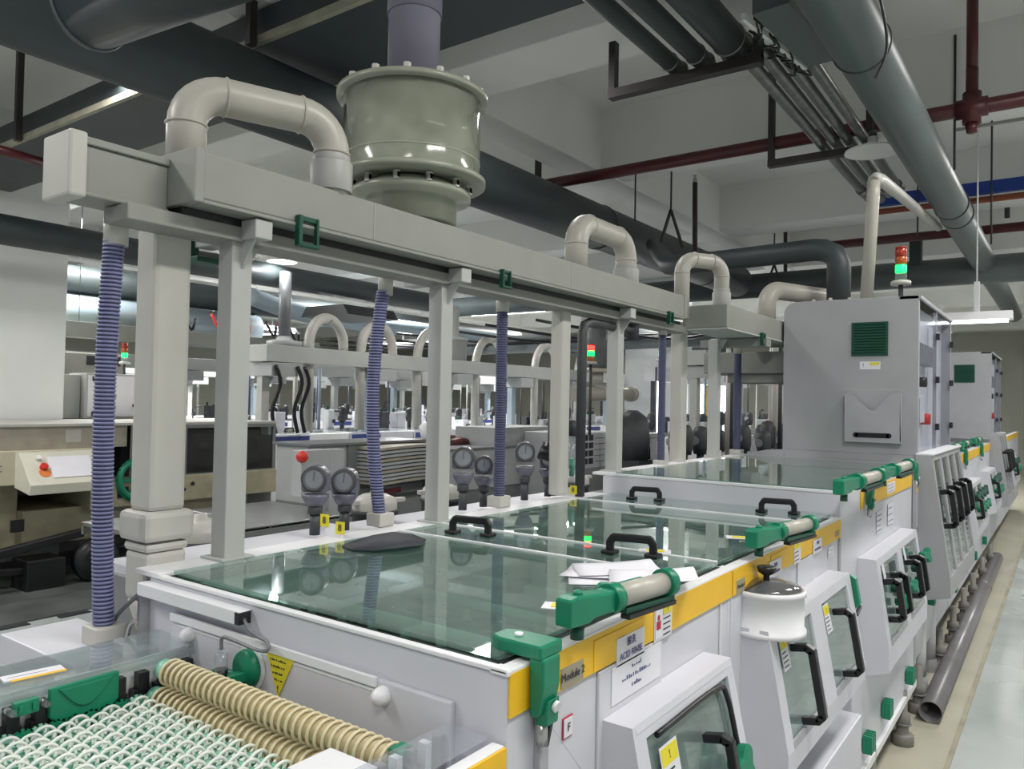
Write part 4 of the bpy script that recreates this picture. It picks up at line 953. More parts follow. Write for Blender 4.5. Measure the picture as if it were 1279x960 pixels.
# scrubber tower
tw = thing('scrubber_pot', 'large translucent olive grey exhaust pot on the duct with flanges', 'exhaust pot', (-1.74, 1.83, 2.21))
C0 = Vector((-1.74, 1.83, 0)); RT = .222
MB().lathe(C0, [(RT, 2.36), (RT, 2.62), (RT - .006, 2.62), (RT - .006, 2.37), (RT, 2.37)], 64).build('pot_wall', M_towert, tw)
MB().lathe(C0, [(.10, 2.615), (RT + .022, 2.615), (RT + .022, 2.632), (.09, 2.635)], 64).build('top_flange', M_tower, tw)
MB().lathe(C0, [(.15, 2.345), (RT + .02, 2.345), (RT + .02, 2.362), (RT - .01, 2.372), (.15, 2.372)], 64).build('bottom_flange', M_tower, tw)
MB().lathe(C0, [(.12, 2.21), (.15, 2.215), (.15, 2.29), (.195, 2.295), (.195, 2.315), (.14, 2.345)], 48).build('base_ring', M_tower, tw)
MB().lathe(C0, [(RT - .01, 2.44), (RT - .012, 2.60), (.0, 2.60)], 48).build('inner_packing', mat('tower_inner', (.17, .175, .14), .5, var=.15), tw)
MB().torus(C0 + Vector((0, 0, 2.415)), UP, RT - .002, .004, 48, 6).build('hoop', M_tower, tw)
fb = MB(); flange_bolts(fb, C0 + Vector((0, 0, 2.635)), RT + .0, 14, .012, .016); flange_bolts(fb, C0 + Vector((0, 0, 2.312)), .19, 12, .011, .022); flange_bolts(fb, C0 + Vector((0, 0, 2.318)), .19, 12, .011, .02)
fb.build('bolts', M_pvcw, tw, kind='stuff')
st = thing('stack_pipe', 'purple grey stack pipe rising from the exhaust pot', 'pipe', (-1.74, 1.83, 2.636))
MB().tube([C0 + Vector((0, 0, 2.637)), C0 + Vector((0, 0, 3.75))], .084, 32).build('pipe', M_purple, st)
MB().cyl(C0 + Vector((0, 0, 2.90)), C0 + Vector((0, 0, 3.2)), .089, n=32).build('sleeve', M_purple, st)

# ------------------------------------------------------------------ instruments on the back deck
def dial_gauge(label, x, y, z, h=.235, r=.045, turn=35):
    t = thing('dial_gauge', label, 'gauge', (x, y, z)); a = R_(turn); n = Vector((math.sin(a), -math.cos(a), 0)); s_ = Vector((math.cos(a), math.sin(a), 0))
    zc_ = z + h - r
    MB().cyl((x, y, z), (x, y, z + h * .30), .016).cyl((x, y, z + h * .30), (x, y, z + h * .44), .022).build('stem', M_dark, t)
    MB().lathe((x, y, z + h * .42), [(0, 0), (.026, .0), (.040, h * .12), (.040, h * .16), (.034, h * .17), (0, h * .17)], 20).build('cup', M_gbox, t)
    mb = MB(); c = Vector((x, y, zc_)); N = 20; pr = []
    for i in range(N + 1): q = PI * i / N; pr.append(c + s_ * math.cos(q) * r + Vector((0, 0, math.sin(q) * r)) - n * .035)
    pr += [c - s_ * r - Vector((0, 0, r * 1.0)) - n * .035, c + s_ * r - Vector((0, 0, r * 1.0)) - n * .035]
    mb.prism(pr, n * .058); mb.build('housing', M_gbox, t, .008)
    MB().torus(c + n * .025, n, r * .82, .007, 28, 8).build('bezel', M_dark, t)
    MB().cyl(c + n * .023, c + n * .026, r * .80, n=28).build('dial', M_gface, t)
    MB().obox(c + n * .028 - Vector((0, 0, .006)), c + n * .028 + Vector((.004, 0, r * .6)), .003, .002).build('pointer', M_ink, t)
    MB().cyl(c + n * .03, c + n * .032, r * .80, n=28).build('glass', M_clear2, t)
    return t
g = [(393, 664, 'dial gauge on a stem, left one of the pair by the near rubber mat', .21), (430, 655, 'dial gauge on a stem, right one of the pair by the near rubber mat', .195)]
for px, py, lab, h_ in g:
    p = at(px, py, Z=1.235); dial_gauge(lab, -1.85, p.y * (-1.85 / p.x) if True else p.y, 1.235, h_, .040)
for px, lab, h_, rr in ((578, 'dial gauge just right of the middle white post, left one', .24, .042), (604, 'dial gauge just right of the middle white post, right one', .20, .036), (655, 'dial gauge right of the dark blue hose, left one', .245, .042), (684, 'dial gauge right of the dark blue hose, right one', .20, .038)):
    p = at(px, 620, X=-1.86); dial_gauge(lab, -1.86, p.y, 1.235, h_, rr)
def rail_tag(px, py, label, ch):
    p = at(px, py, Z=1.25); t = thing('tag_plate', label, 'tag', (p.x, p.y, 1.247))
    MB().box(p.x - .015, p.x + .06, p.y - .001, p.y + .002, 1.247, 1.285).build('white_plate', M_white2, t)
    for k, (dx, dz) in enumerate(((-.012, .045), (.055, .03))):
        q = plate(t, (p.x + dx, p.y - .004, 1.247 + dz), (1, .15, 0), UP, .032, .036, M_lyel, 'yellow_tag'); text(q, ch, .028, (p.x + dx, p.y - .0062, 1.247 + dz), (1, .15, 0), UP, M_ink)
    return t
rail_tag(410, 668, 'white plate with two yellow tags beside the near dial gauges', '8')
rail_tag(703, 618, 'white plate with two yellow tags beside the flow meter', '8')
def filter_pot(label, x, y, z, r=.085, h=.16):
    t = thing('filter_housing', label, 'filter', (x, y, z))
    MB().lathe((x, y, z), [(0, 0), (r, 0), (r, h * .55), (r * 1.08, h * .56), (r * 1.08, h * .66), (0, h * .66)], 32).build('drum', M_dark, t)
    MB().lathe((x, y, z + h * .66), [(r * 1.02, 0), (r * 1.02, .025), (r * .9, .045), (r * .55, .058), (r * .22, .060), (r * .22, .075), (0, .075)], 32).build('lid', M_pvcw, t)
    MB().obox((x - r * .2, y - r * 1.5, z + h * .66 + .03), (x + r * .4, y + r * 1.5, z + h * .66 + .03), .025, .018).build('lid_handle', M_pvcw, t, .003)
    return t
filter_pot('white lidded filter housing on a dark drum beside the wide down pipe', -2.15, 1.37, 1.10, .085, .17)
filter_pot('white lidded filter housing behind the blue violet hose', -2.20, 2.15, 1.12, .085, .15)
filter_pot('white lidded filter housing behind the middle post', -2.25, 2.60, 1.12, .085, .15)
filter_pot('low dark filter housing behind the white square post by the raised module', -2.25, 3.7, 1.1, .10, .15)
sb = thing('side_tank', 'long grey side tank behind the machine carrying the filter housings', 'tank', (-2.2, 1.2, .2))
MB().box(-2.4, -2.02, 1.22, 5.2, .2, 1.10).build('tank_body', M_machd, sb, .003)
# flow meter
fm = thing('flow_meter', 'grey pipe stand with clear flow meter and green float', 'meter', (-1.84, 2.85, 1.24))
p = at(697, 600, X=-1.84); fy = p.y
MB().tube([(-1.84, fy - .05, 1.24), (-1.84, fy - .05, 1.60), (-1.84, fy - .03, 1.615), (-1.84, fy + .02, 1.61)], .022, 12).build('inlet_pipe', M_dark, fm)
MB().cyl((-1.80, fy + .05, 1.29), (-1.80, fy + .05, 1.50), .018).build('clear_tube', M_clear2, fm)
MB().cyl((-1.80, fy + .05, 1.32), (-1.80, fy + .05, 1.40), .012).build('green_float', M_sumpgreen, fm)
MB().cyl((-1.80, fy + .05, 1.24), (-1.80, fy + .05, 1.29), .028).cyl((-1.80, fy + .05, 1.50), (-1.80, fy + .05, 1.57), .028).build('end_unions', M_dark, fm)
MB().cyl((-1.86, fy - .09, 1.40), (-1.86, fy - .05, 1.46), .03).build('valve_knob', M_black, fm)
# dark bent pipe between posts
bp_ = thing('bent_pipe', 'dark grey bent pipe dropping from the duct beside the flow meter', 'pipe', (-1.7, 2.9, 1.25))
a = at(722, 398, X=-1.66)
MB().tube([(-1.70, 2.87, 1.25), (-1.70, 2.87, 1.95), (-1.70, 2.885, 1.985), (-1.70, 2.93, 2.0), (-1.70, 3.24, 2.0), (-1.70, 3.34, 2.0)], .021, 14).build('pipe', M_dark, bp_)
MB().cyl((-1.70, 3.34, 1.95), (-1.70, 3.34, 2.08), .03, n=16).build('tee', M_dark, bp_)
def wall_bit(name, label, cat, pts, off, m, bevel=.002): return MB().prism(pts, off).build(name, m, None, bevel, label=label, cat=cat)

# ================================================================== CEILING SERVICES
def pipe_thing(name, label, cat, pts, r, m, n=24, sub=0, group=None, part='pipe'):
    t = thing(name, label, cat, pts[0], group)
    MB().tube(pts, r, n, sub=sub).build(part, m, t); return t
dA = pipe_thing('round_duct', 'thick dark round duct running along the hall above the near exhaust duct', 'duct', [(-3.64, -.6, 3.32), (-3.64, 10.2, 3.32)], .205, M_ddark, 40)
for y in (3.4, 6.4, 9.0): MB().torus((-3.64, y, 3.32), (0, 1, 0), .206, .008, 40, 6).build('band', M_dark, dA)
a = at(108, 12, Z=3.12); b = at(330, -75, Z=3.12)
t = pipe_thing('round_duct', 'dark round duct branch crossing the top left corner', 'duct', [tuple(a), tuple(b)], .15, M_ddark, 36)
MB().torus(tuple(a.lerp(b, .03)), tuple(b - a), .152, .008, 36, 6).build('band', M_dmid, t)
# rectangular dark duct across, with beige lip
t = thing('flat_duct', 'wide flat dark duct with beige near lip crossing above the exhaust pot', 'duct', (-5, 2.54, 3.56))
MB().box(-8.25, -.6, 2.56, 3.15, 3.56, 3.76).build('duct_body', M_ddark, t)
MB().box(-8.25, -.6, 2.53, 2.56, 3.555, 3.60).build('beige_lip', mat('beige_lip', (.30, .29, .22), .5, var=.2), t)
def rod(px, pyb, Y, label, r=.02, top=4.3, m=M_rust, sq=True):
    p = at(px, pyb, Y=Y); t = thing('hanger_rod', label, 'rod', (p.x, Y, p.z))
    (MB().box(p.x - r, p.x + r, Y - r, Y + r, p.z, top) if sq else MB().cyl((p.x, Y, p.z), (p.x, Y, top), r, n=8)).build('rod', m, t); return p
rod(22, 176, 2.5, 'dark square hanger rod at the top left corner', .022)
rod(313, 57, 2.5, 'dark square hanger rod left of the grey stack pipe', .022)
rod(672, 222, 5.7, 'dark square hanger rod above the start of the red pipe', .022)
pipe_thing('red_pipe', 'short dark red pipe at the upper left edge', 'pipe', [tuple(at(-30, 178, Z=3.4)), tuple(at(60, 205, Z=3.4))], .035, M_red, 16)
# sprinkler mains
r1 = pipe_thing('red_pipe', 'long dark red sprinkler pipe crossing under the beams, nearer one', 'pipe', [(-8.2, 5.78, 3.6), (3.4, 5.72, 3.6)], .048, M_red, 20)
p = at(1214, 120, Y=5.74)
MB().cyl((p.x, 5.74, 3.6), (p.x, 5.74, 3.86), .036, n=16).cyl((p.x, 5.74, 3.86), (p.x, 5.74, 4.35), .034, n=16).build('drop_pipe', M_red, r1)
MB().cyl((p.x - .09, 5.74, 3.6), (p.x + .09, 5.74, 3.6), .062, n=20).cyl((p.x, 5.74, 3.50), (p.x, 5.74, 3.70), .055, n=16).lathe((p.x, 5.74, 3.44), [(0, 0), (.03, 0), (.04, .06), (0, .07)], 16).build('tee_fitting', M_red, r1)
r2 = pipe_thing('red_pipe', 'second dark red sprinkler pipe farther down the hall', 'pipe', [(-3.3, 9.75, 3.6), (3.4, 9.7, 3.6)], .05, M_red, 16)
for px, pyt, pyb, Y, lab in ((868, 228, 315, 7.6, 'left of the bundle of ceiling pipes'), (981, 288, 372, 11.0, 'above the cross duct behind the U bends'), (1258, 152, 272, 9.7, 'at the right edge')):
    a = at(px, pyt, Y=Y); b = at(px, pyb, Y=Y); t = thing('sprinkler_riser', 'upright sprinkler pipe with small head, ' + lab, 'pipe', tuple(b))
    MB().cyl(b, a, .026, n=10).build('riser', M_rust, t); MB().lathe(a, [(.02, 0), (.028, .03), (.012, .05), (.012, .07), (.03, .075), (0, .08)], 12).build('sprinkler_head', M_steel, t)
for px, pyt, pyb, Y, lab in ((838, 200, 262, 6.6, 'first one, above the middle U bend'), (967, 285, 330, 9.9, 'second one, above the second U bend')):
    a = at(px, pyt, Y=Y); b = at(px, pyb, Y=Y); t = thing('pipe_hanger', 'thin rod hanger with an A shaped yoke, ' + lab, 'hanger', tuple(b))
    MB().cyl(b, (b.x, b.y, 4.3), .009, n=8).build('rod', M_rust, t)
    MB().obox(b, b + Vector((-.12, -.0, -.36)), .03, .02).obox(b, b + Vector((.12, 0, -.36)), .03, .02).build('yoke', M_rust, t)
for px, pyt, pyb, Y, lab in ((1192, 140, 212, 6.2, 'beside the large grey duct'), (1238, 250, 305, 8.2, 'at the right above the signal tower'), (793, 245, 276, 6.5, 'left of the A shaped yoke'), (1146, 250, 295, 8.5, 'above the dark stub on the cross duct')):
    b = at(px, pyb, Y=Y); t = thing('hanger_rod', 'thin hanger rod ' + lab, 'rod', tuple(b)); MB().cyl(b, (b.x, b.y, 4.3), .008, n=8).build('rod', M_rust, t)
# trapeze brackets
for (y, z, p0, p1, py, lab) in ((3.93, 3.44, (762, 120), (952, 72), 84, 'nearer dark bracket bar under the ceiling pipes'), (5.70, 3.44, (960, 206), (1090, 184), 186, 'farther dark bracket bar under the ceiling pipes')):
    a = at(*p0, Y=y); b = at(*p1, Y=y); t = thing('pipe_bracket', lab, 'bracket', tuple(a))
    MB().box(a.x, b.x, y - .03, y + .03, z - .03, z + .02).build('crossbar', M_rust, t)
    MB().box(a.x, a.x + .04, y - .025, y + .025, z, 4.3 if y > 5 else z + .30).build('upright', M_rust, t)
    MB().box(b.x - .04, b.x, y - .025, y + .025, z, 4.3).build('upright', M_rust, t)
for x, r, m, lab in ((-1.77, .046, M_ddark, 'leftmost'), (-1.62, .052, M_ddark, 'middle'), (-1.44, .085, M_ddark, 'rightmost thick')):
    t = pipe_thing('ceiling_pipe', 'dark ceiling pipe of the nearer bundle, ' + lab, 'pipe', [(x, 1.0, 3.465 + r), (x, 4.02, 3.465 + r)], r, m, 20)
    MB().torus((x, 3.86, 3.465 + r), (0, 1, 0), r, .006, 20, 6).build('end_collar', M_galv, t); MB().torus((x, 3.99, 3.465 + r), (0, 1, 0), r, .008, 20, 6).build('end_collar', M_galv, t)
for k, (x, lab) in enumerate(((-1.40, 'leftmost'), (-1.31, 'second from left'), (-1.22, 'third from left'), (-1.12, 'rightmost'))):
    t = pipe_thing('ceiling_pipe', 'shiny metal ceiling pipe of the farther bundle, ' + lab, 'pipe', [(x, 3.95, 3.505), (x - .05, 7.6 - k * .15, 3.505)], .034, M_galv, 16)
    MB().cyl((x - .042, 7.0, 3.505), (x - .043, 7.15, 3.505), .042, n=16).build('coupling', M_galv, t)
t = thing('cable_box', 'grey boxed cable duct end beside the large ceiling duct', 'cable box', (-1.25, 3.4, 3.47))
a0 = at(962, -8, Z=3.5); b0 = at(1030, 62, Z=3.5)
MB().obox(a0, b0, .17, .14).build('box_body', M_dmid, t, .003)
MB().obox(a0 + Vector((-.13, .02, -.06)), b0 + Vector((-.10, .02, -.06)), .02, .03).build('white_edge_strip', M_lamp, t)
q = MB()
for i in range(14):
    f = i / 13; c_ = a0.lerp(b0, .15 + .85 * f) + Vector((-.12 + random.uniform(-.02, .02), .02, -.05)); q.tube([c_, c_ + Vector((random.uniform(-.03, .03), .05, -.04)), c_ + Vector((-.06, .09, random.uniform(-.02, .03)))], .006, 6, sub=3)
q.build('loose_cables', M_black, t, kind='stuff')
# large grey duct along the right
dR = pipe_thing('round_duct', 'large grey round duct running down the right side under the ceiling', 'duct', [(-.80, -.5, 3.37), (-.81, 9.0, 3.37), (-.81, 16.5, 3.37)], .128, M_dmid, 40)
for y in (2.6, 3.05, 3.9, 7.35, 7.75, 11.2): MB().torus((-.805, y, 3.37), (0, 1, 0), .130, .006, 40, 6).build('band', M_dark, dR)
pts = [(-.66, 2.9, 3.40), (-.62, 3.2, 3.33), (-.64, 3.6, 3.22), (-.75, 3.95, 3.22)]
MB().tube(pts, .006, 6, sub=6).build('cable', M_black, dR)
# cross duct
dB = pipe_thing('round_duct', 'dark round duct crossing the hall behind the U bends', 'duct', [(-8.9, 10.56, 3.3), (-2.35, 10.56, 3.3)], .165, M_ddark, 36)
dB2 = pipe_thing('round_duct', 'grey green round duct crossing above the tall cabinet to the right', 'duct', [(-2.34, 10.56, 3.3), (-.30, 10.56, 3.3)], .165, M_dmid, 36)
MB().cyl((-.30, 10.56, 3.3), (-.24, 10.56, 3.3), .17, n=36).build('end_flange', M_dark, dB2)
a = at(1145, 300, Y=10.5); MB().box(a.x - .07, a.x + .06, 10.42, 10.55, 3.3, a.z).build('stub', M_ddark, dB2)
# branch pipe dropping onto the cabinet
t = thing('branch_duct', 'dark pipe elbowing down onto the far exhaust pot by the tall cabinet', 'pipe', (-1.25, 5.4, 2.34))
bx, by = -1.24, 5.40
top = at(1048, 309, Y=5.4).z
MB().tube([(-3.3, 6.9, 3.2), (-2.55, 5.62, top + .03), (-2.35, 5.5, top), (bx - .16, by, top), (bx - .10, by, top - .008), (bx - .03, by, top - .045), (bx, by, top - .11), (bx, by, 2.36)], .075, 20).build('pipe', M_ddark, t)
t = thing('exhaust_pot', 'low ivory flange pot on top of the tall cabinet', 'exhaust pot', (bx, by, 2.285))
MB().lathe((bx, by, 2.286), [(.0, 0), (.22, 0), (.22, .02), (.25, .02), (.25, .045), (.08, .05)], 40).build('flange', M_pvcw, t)
q = MB(); flange_bolts(q, (bx, by, 2.33), .22, 12, .012, .018); q.build('bolts', M_pvcw, t, kind='stuff')
# blue beam with copper lines
t = thing('blue_beam', 'blue painted beam with copper lines above the signal tower', 'beam', (-.5, 8.7, 3.7))
MB().box(-1.7, 3.4, 8.66, 8.72, 3.74, 3.86).build('beam', M_blue, t)
MB().cyl((-1.7, 8.69, 3.70), (3.4, 8.69, 3.70), .018, n=10).build('copper_line', M_copper, t); MB().cyl((-1.7, 8.64, 3.66), (3.4, 8.64, 3.66), .015, n=10).build('copper_line', M_copper, t)
pipe_thing('conduit', 'thin pale conduit crossing the ceiling at the right edge', 'conduit', [(-.75, 6.95, 3.86), (3.4, 6.95, 3.86)], .014, M_pvcw, 8)
p = at(1090, 190, Y=5.5); lamps(p.x, 5.5, p.z, 'white enamel pendant lamp beside the large grey duct', lit=False)
lamps(-7.36, 5.63, 3.2, 'lit white pendant lamp over the second line at the left')
# hanging luminaire at the right
def luminaire(label, c, L, axis='x'):
    t = thing('hanging_luminaire', label, 'lamp', c); x, y, z = c
    if axis == 'x':
        MB().prism([(x - L / 2, y - .09, z), (x - L / 2, y + .09, z), (x - L / 2, y + .03, z + .07), (x - L / 2, y - .03, z + .07)], (L, 0, 0)).build('reflector', M_white2, t)
        MB().cyl((x - L / 2 + .03, y, z - .01), (x + L / 2 - .03, y, z - .01), .014).build('tube', M_glow, t)
    else:
        MB().prism([(x - .09, y - L / 2, z), (x + .09, y - L / 2, z), (x + .03, y - L / 2, z + .07), (x - .03, y - L / 2, z + .07)], (0, L, 0)).build('reflector', M_white2, t)
        MB().cyl((x, y - L / 2 + .03, z - .01), (x, y + L / 2 - .03, z - .01), .014).build('tube', M_glow, t)
    MB().box(x - .02, x + .02, y - .01, y + .01, z + .06, z + .32).cyl((x, y, z + .31), (x, y, 4.3), .006, n=8).build('hanger', M_white2, t)
    return t
p = at(1220, 400, Y=7.4); luminaire('white hanging strip lamp right of the tall cabinet', (p.x, 7.4, p.z), .50)

# ------------------------------------------------------------------ left hall ducts
dD = pipe_thing('round_duct', 'dark round duct at the left, passing behind the near white posts', 'duct', [(-7.6, -1, 3.07), (-7.6, 8.4, 3.07)], .135, M_ddark, 32)
MB().box(-7.75, -7.45, 8.4, 8.46, 2.9, 3.24).build('open_end_frame', M_white2, dD, .003)
pipe_thing('round_duct', 'dark round duct behind the left column, upper one', 'duct', [(-10.0, 2, 3.05), (-10.0, 14, 3.05)], .175, M_ddark, 28)
dF = pipe_thing('round_duct', 'pale blue large round duct behind the left column, lower one', 'duct', [(-10.0, 2, 2.66), (-10.0, 7.2, 2.66)], .21, M_dblue, 32)
for y in (4.25, 6.6): MB().torus((-10, y, 2.66), (0, 1, 0), .212, .012, 32, 6).build('band', M_dark, dF)
dG = pipe_thing('round_duct', 'pale blue duct with an elbow behind the white posts', 'duct', [(-9.75, 6.9, 3.12), (-9.6, 7.4, 2.98), (-9.3, 7.9, 2.88), (-9.2, 8.6, 2.86), (-9.2, 13.5, 2.86)], .13, M_dblue, 24, 4)
MB().torus((-9.2, 8.7, 2.86), (0, 1, 0), .132, .01, 24, 6).build('band', M_dmid, dG)
pipe_thing('round_duct', 'grey duct far behind the middle white post', 'duct', [(-9.8, 11.75, 2.7), (-3.9, 11.75, 2.75)], .17, M_dmid, 24)
pipe_thing('round_duct', 'dark duct far behind the dark blue hose', 'duct', [(-9.0, 14.5, 2.85), (-5.2, 14.5, 2.85)], .2, M_ddark, 24)
p = at(425, 398, Y=7.6); t = thing('dark_hood', 'dark open hood hanging under the left dark duct', 'hood', tuple(p))
MB().prism([(-8.1, 6.6, 2.83), (-7.4, 6.6, 2.83), (-7.3, 6.6, 2.70), (-8.2, 6.6, 2.70)], (0, .9, 0)).build('hood_body', M_black, t)
for i in range(7):
    x0 = -11.5 + i * .9; pipe_thing('cable_run', 'dark cable run high behind the white posts, run %s from the left' % ['one', 'two', 'three', 'four', 'five', 'six', 'seven'][i], 'cable', [(x0, 9, 2.62 + .03 * i), (x0 + 1.4, 10.2, 2.58), (x0 + 2.5, 11.5, 2.70 + .02 * i), (x0 + 4, 12.4, 2.6)], .022, M_black, 8, 4)

# ================================================================== BACKGROUND LINES
def nth(i): return '%d%s' % (i, 'th' if 10 < i < 20 else {1: 'st', 2: 'nd', 3: 'rd'}.get(i % 10, 'th'))
CNT = {}
def count(k): CNT[k] = CNT.get(k, 0) + 1; return nth(CNT[k]) + ' from near end'
ORD = ['nearest', 'second', 'third', 'fourth', 'fifth', 'sixth', 'seventh', 'eighth', 'ninth', 'tenth', 'eleventh', 'twelfth', 'thirteenth', 'fourteenth', 'fifteenth', 'sixteenth', 'seventeenth', 'eighteenth', 'nineteenth', 'twentieth']
def pump(label, x, y, z, s=1.0, group=None):
    t = thing('dosing_pump', label, 'pump', (x, y, z), group)
    MB().cyl((x, y, z), (x, y, z + .12 * s), .03 * s, n=8).lathe((x, y, z + .10 * s), [(0, 0), (.05 * s, 0), (.06 * s, .05 * s), (.06 * s, .16 * s), (.04 * s, .20 * s), (0, .21 * s)], 12).build('pump_body', M_dark, t)
    MB().cyl((x - .03, y - .06 * s, z + .2 * s), (x - .03, y + .06 * s, z + .2 * s), .035 * s, n=10).build('pump_face', M_gface, t)
    return t
def second_line(xf, y0, y1, wd, word, zt_=1.22, step=1.15, duct_z=2.04, dense=1.0, stripe=True):
    """wet line running along the hall: modules, duct, posts, U bends and pumps"""
    n = int((y1 - y0) / step)
    for i in range(n):
        a = y0 + i * step; t = thing('rinse_module', '%s machine module of the %s' % (ORD[i], word), 'machine', (xf - wd / 2, a, .2))
        MB().box(xf - wd, xf, a, a + step - .02, .0, zt_).build('body', M_white if i % 3 else M_white2, t, .004)
        MB().box(xf - wd + .04, xf - .04, a + .05, a + step - .07, zt_, zt_ + .012).build('glass_lid', M_clear, t)
        if stripe: MB().box(xf, xf + .006, a + .03, a + step * .45, zt_ - .09, zt_ - .02).build('navy_stripe', M_bstripe, t)
        MB().box(xf, xf + .01, a + .1, a + step - .12, .45, .95).build('access_door', M_mach, t, .003)
        handle(t, (xf - wd * .4, a + step * .5, zt_ + .012), (0, 1, 0), UP, .12, .04, .008)
        for j in range(3 if dense > .6 else 1):
            yj = a + .12 + j * step * .32; hj = random.uniform(.08, .26); xj = xf - wd - .02 + random.uniform(0, .5)
            tt = thing('junction_box', 'small box on the %s, %s' % (word, count('j' + word)), 'box', (xj, yj, zt_ + .012), 'small boxes on the %s' % word)
            MB().box(xj, xj + random.uniform(.08, .2), yj, yj + random.uniform(.08, .22), zt_ + .012, zt_ + .012 + hj).build('box', random.choice((M_white2, M_white, M_mach, M_dark)), tt, .004)
            MB().cyl((xj + .03, yj + .04, zt_ + hj), (xj + .03, yj + .04, zt_ + hj + .07), .018, n=8).build('gland', random.choice((M_dark, M_gpipe, M_dgreen)), tt)
        k = int(5 * dense)
        for j in range(k):
            y = a + (j + .5) * step / k; x = xf - wd + random.uniform(.04, .25)
            c = (i * k + j)
            if j % 3 == 0: pump('dark dosing pump on the %s, %s' % (word, count('p' + word)), x, y, zt_, random.uniform(.8, 1.1), 'dosing pumps on the %s' % word)
            elif j % 3 == 1:
                tt = thing('riser_pipe', 'thin riser pipe on the %s, %s' % (word, count('r' + word)), 'pipe', (x, y, zt_), 'thin riser pipes on the %s' % word)
                MB().cyl((x, y, zt_), (x, y, duct_z), random.choice((.014, .022, .03)), n=8).build('pipe', random.choice((M_pvcw, M_dark, M_hosed, M_dblue)), tt)
            else:
                tt = thing('valve_stand', 'small grey valve stand on the %s, %s' % (word, count('v' + word)), 'valve', (x, y, zt_), 'valve stands on the %s' % word)
                h_ = random.uniform(.15, .35)
                MB().tube([(x, y, zt_), (x, y, zt_ + h_), (x + .02, y + .03, zt_ + h_ + .03), (x + .02, y + .14, zt_ + h_ + .03)], .014, 8).cyl((x, y, zt_ + h_ * .5), (x + .05, y, zt_ + h_ * .5), .028, n=10).build('valve', random.choice((M_gpipe, M_dark, M_black)), tt)
    t = thing('exhaust_duct', 'pale exhaust duct above the %s' % word, 'duct', (xf - .25, y0, duct_z))
    MB().box(xf - .33, xf, y0 - .1, y1, duct_z, duct_z + .19).build('duct_body', M_post, t, .006)
    for i in range(int((y1 - y0) / 1.6) + 1):
        y = y0 + .0 + i * 1.6
        tt = thing('frame_post', '%s pale post with gusset on the %s' % (ORD[i], word), 'post', (xf - .2, y, zt_))
        MB().box(xf - .24, xf - .14, y - .05, y + .05, zt_, duct_z).build('post', [M_post, M_dblue][i % 2], tt, .004)
        MB().prism([(xf - .19, y + .05, duct_z), (xf - .19, y + .22, duct_z), (xf - .19, y + .05, duct_z - .28)], (.02, 0, 0)).build('gusset', M_mach, tt)
        MB().box(xf - .38, xf + .04, y - .06, y + .3, duct_z - .16, duct_z - .01).build('duct_box', M_mach, tt, .004)
M_mach = MATS['machine_grey']
second_line(-7.2, 5.44, 15.6, 1.1, 'second line at the left')
for i, (ya, L) in enumerate(((6.02, .65), (6.85, .70), (7.9, .8), (9.2, .9), (10.8, .9), (12.2, .9))):
    upipe('white U bend pipe on the second line, %s from its near end' % ORD[i].replace('nearest', 'first'), (-7.32, ya), (-7.45, ya + L), 2.62, .062, 1.25, 2.24, collar=False, m=M_pvcw, arch=True)
t = thing('stack_pipe', 'grey stack pipe over the near end of the second line', 'pipe', (-7.4, 5.75, 2.24))
MB().cyl((-7.4, 5.72, 2.24), (-7.4, 5.72, 3.1), .07, n=20).build('pipe', M_gpipe, t); MB().lathe((-7.4, 5.72, 2.23), [(0, 0), (.2, 0), (.2, .06), (.1, .08), (.07, .12)], 24).build('flange', M_mach, t)
for i, y in enumerate((5.42, 5.72, 5.82)):
    pipe_thing('black_hose', 'black hanging hose at the near end of the second line, %s from the left' % ['first', 'second', 'third'][i], 'hose', [(-7.15, y, 2.0), (-7.12, y + .05, 1.8), (-7.16, y - .02, 1.5), (-7.14, y + .02, 1.24)], .022, M_black, 8, 4)
second_line(-11.2, 3.6, 16, 1.1, 'third line at the far left', dense=.8, step=1.5)
second_line(-14.8, 6, 20, 1.1, 'fourth line in the distance', dense=.5, step=2.2, stripe=False)
second_line(-3.7, 9.4, 20, 1.0, 'line behind the raised module', dense=1.4, step=1.3, duct_z=2.15, stripe=False)
for i in range(16):
    y = 6.9 + i * .30 + random.uniform(-.05, .05); x = -2.9 + random.uniform(-.25, .25)
    pump('dark pump on the low shelf behind the raised module, %s' % count('s'), x, y, 1.02 + random.uniform(-.02, .04), random.uniform(1.1, 1.5), 'dark pumps behind the raised module')
t = thing('pump_shelf', 'dark low shelf carrying pumps behind the raised module', 'shelf', (-2.9, 6.6, .6)); MB().box(-3.3, -2.5, 6.6, 11.8, .95, 1.03).box(-3.25, -2.55, 6.65, 11.7, 0.0, .94).build('shelf_body', M_dark, t, .003)
for i in range(9):
    y = 7.2 + i * .5; x = -2.6 - (i % 3) * .2
    pipe_thing('riser_pipe', 'vertical pipe behind the raised module, %s from the near end' % ORD[i].replace('nearest', 'first'), 'pipe', [(x, y, 1.0), (x, y, 2.5)], [.022, .05, .03][i % 3], [M_dark, M_pvcw, M_pvcw][i % 3], 12)

p = at(566, 433, X=-7.4); t = thing('exhaust_pot', 'pale round pot on the second line duct, right of the middle white post', 'exhaust pot', (-7.4, p.y, 2.23)); MB().lathe((-7.4, p.y, 2.23), [(0, 0), (.2, 0), (.2, .3), (.22, .3), (.22, .33), (.08, .36), (.08, .8), (0, .8)], 28).build('pot_body', M_post, t)
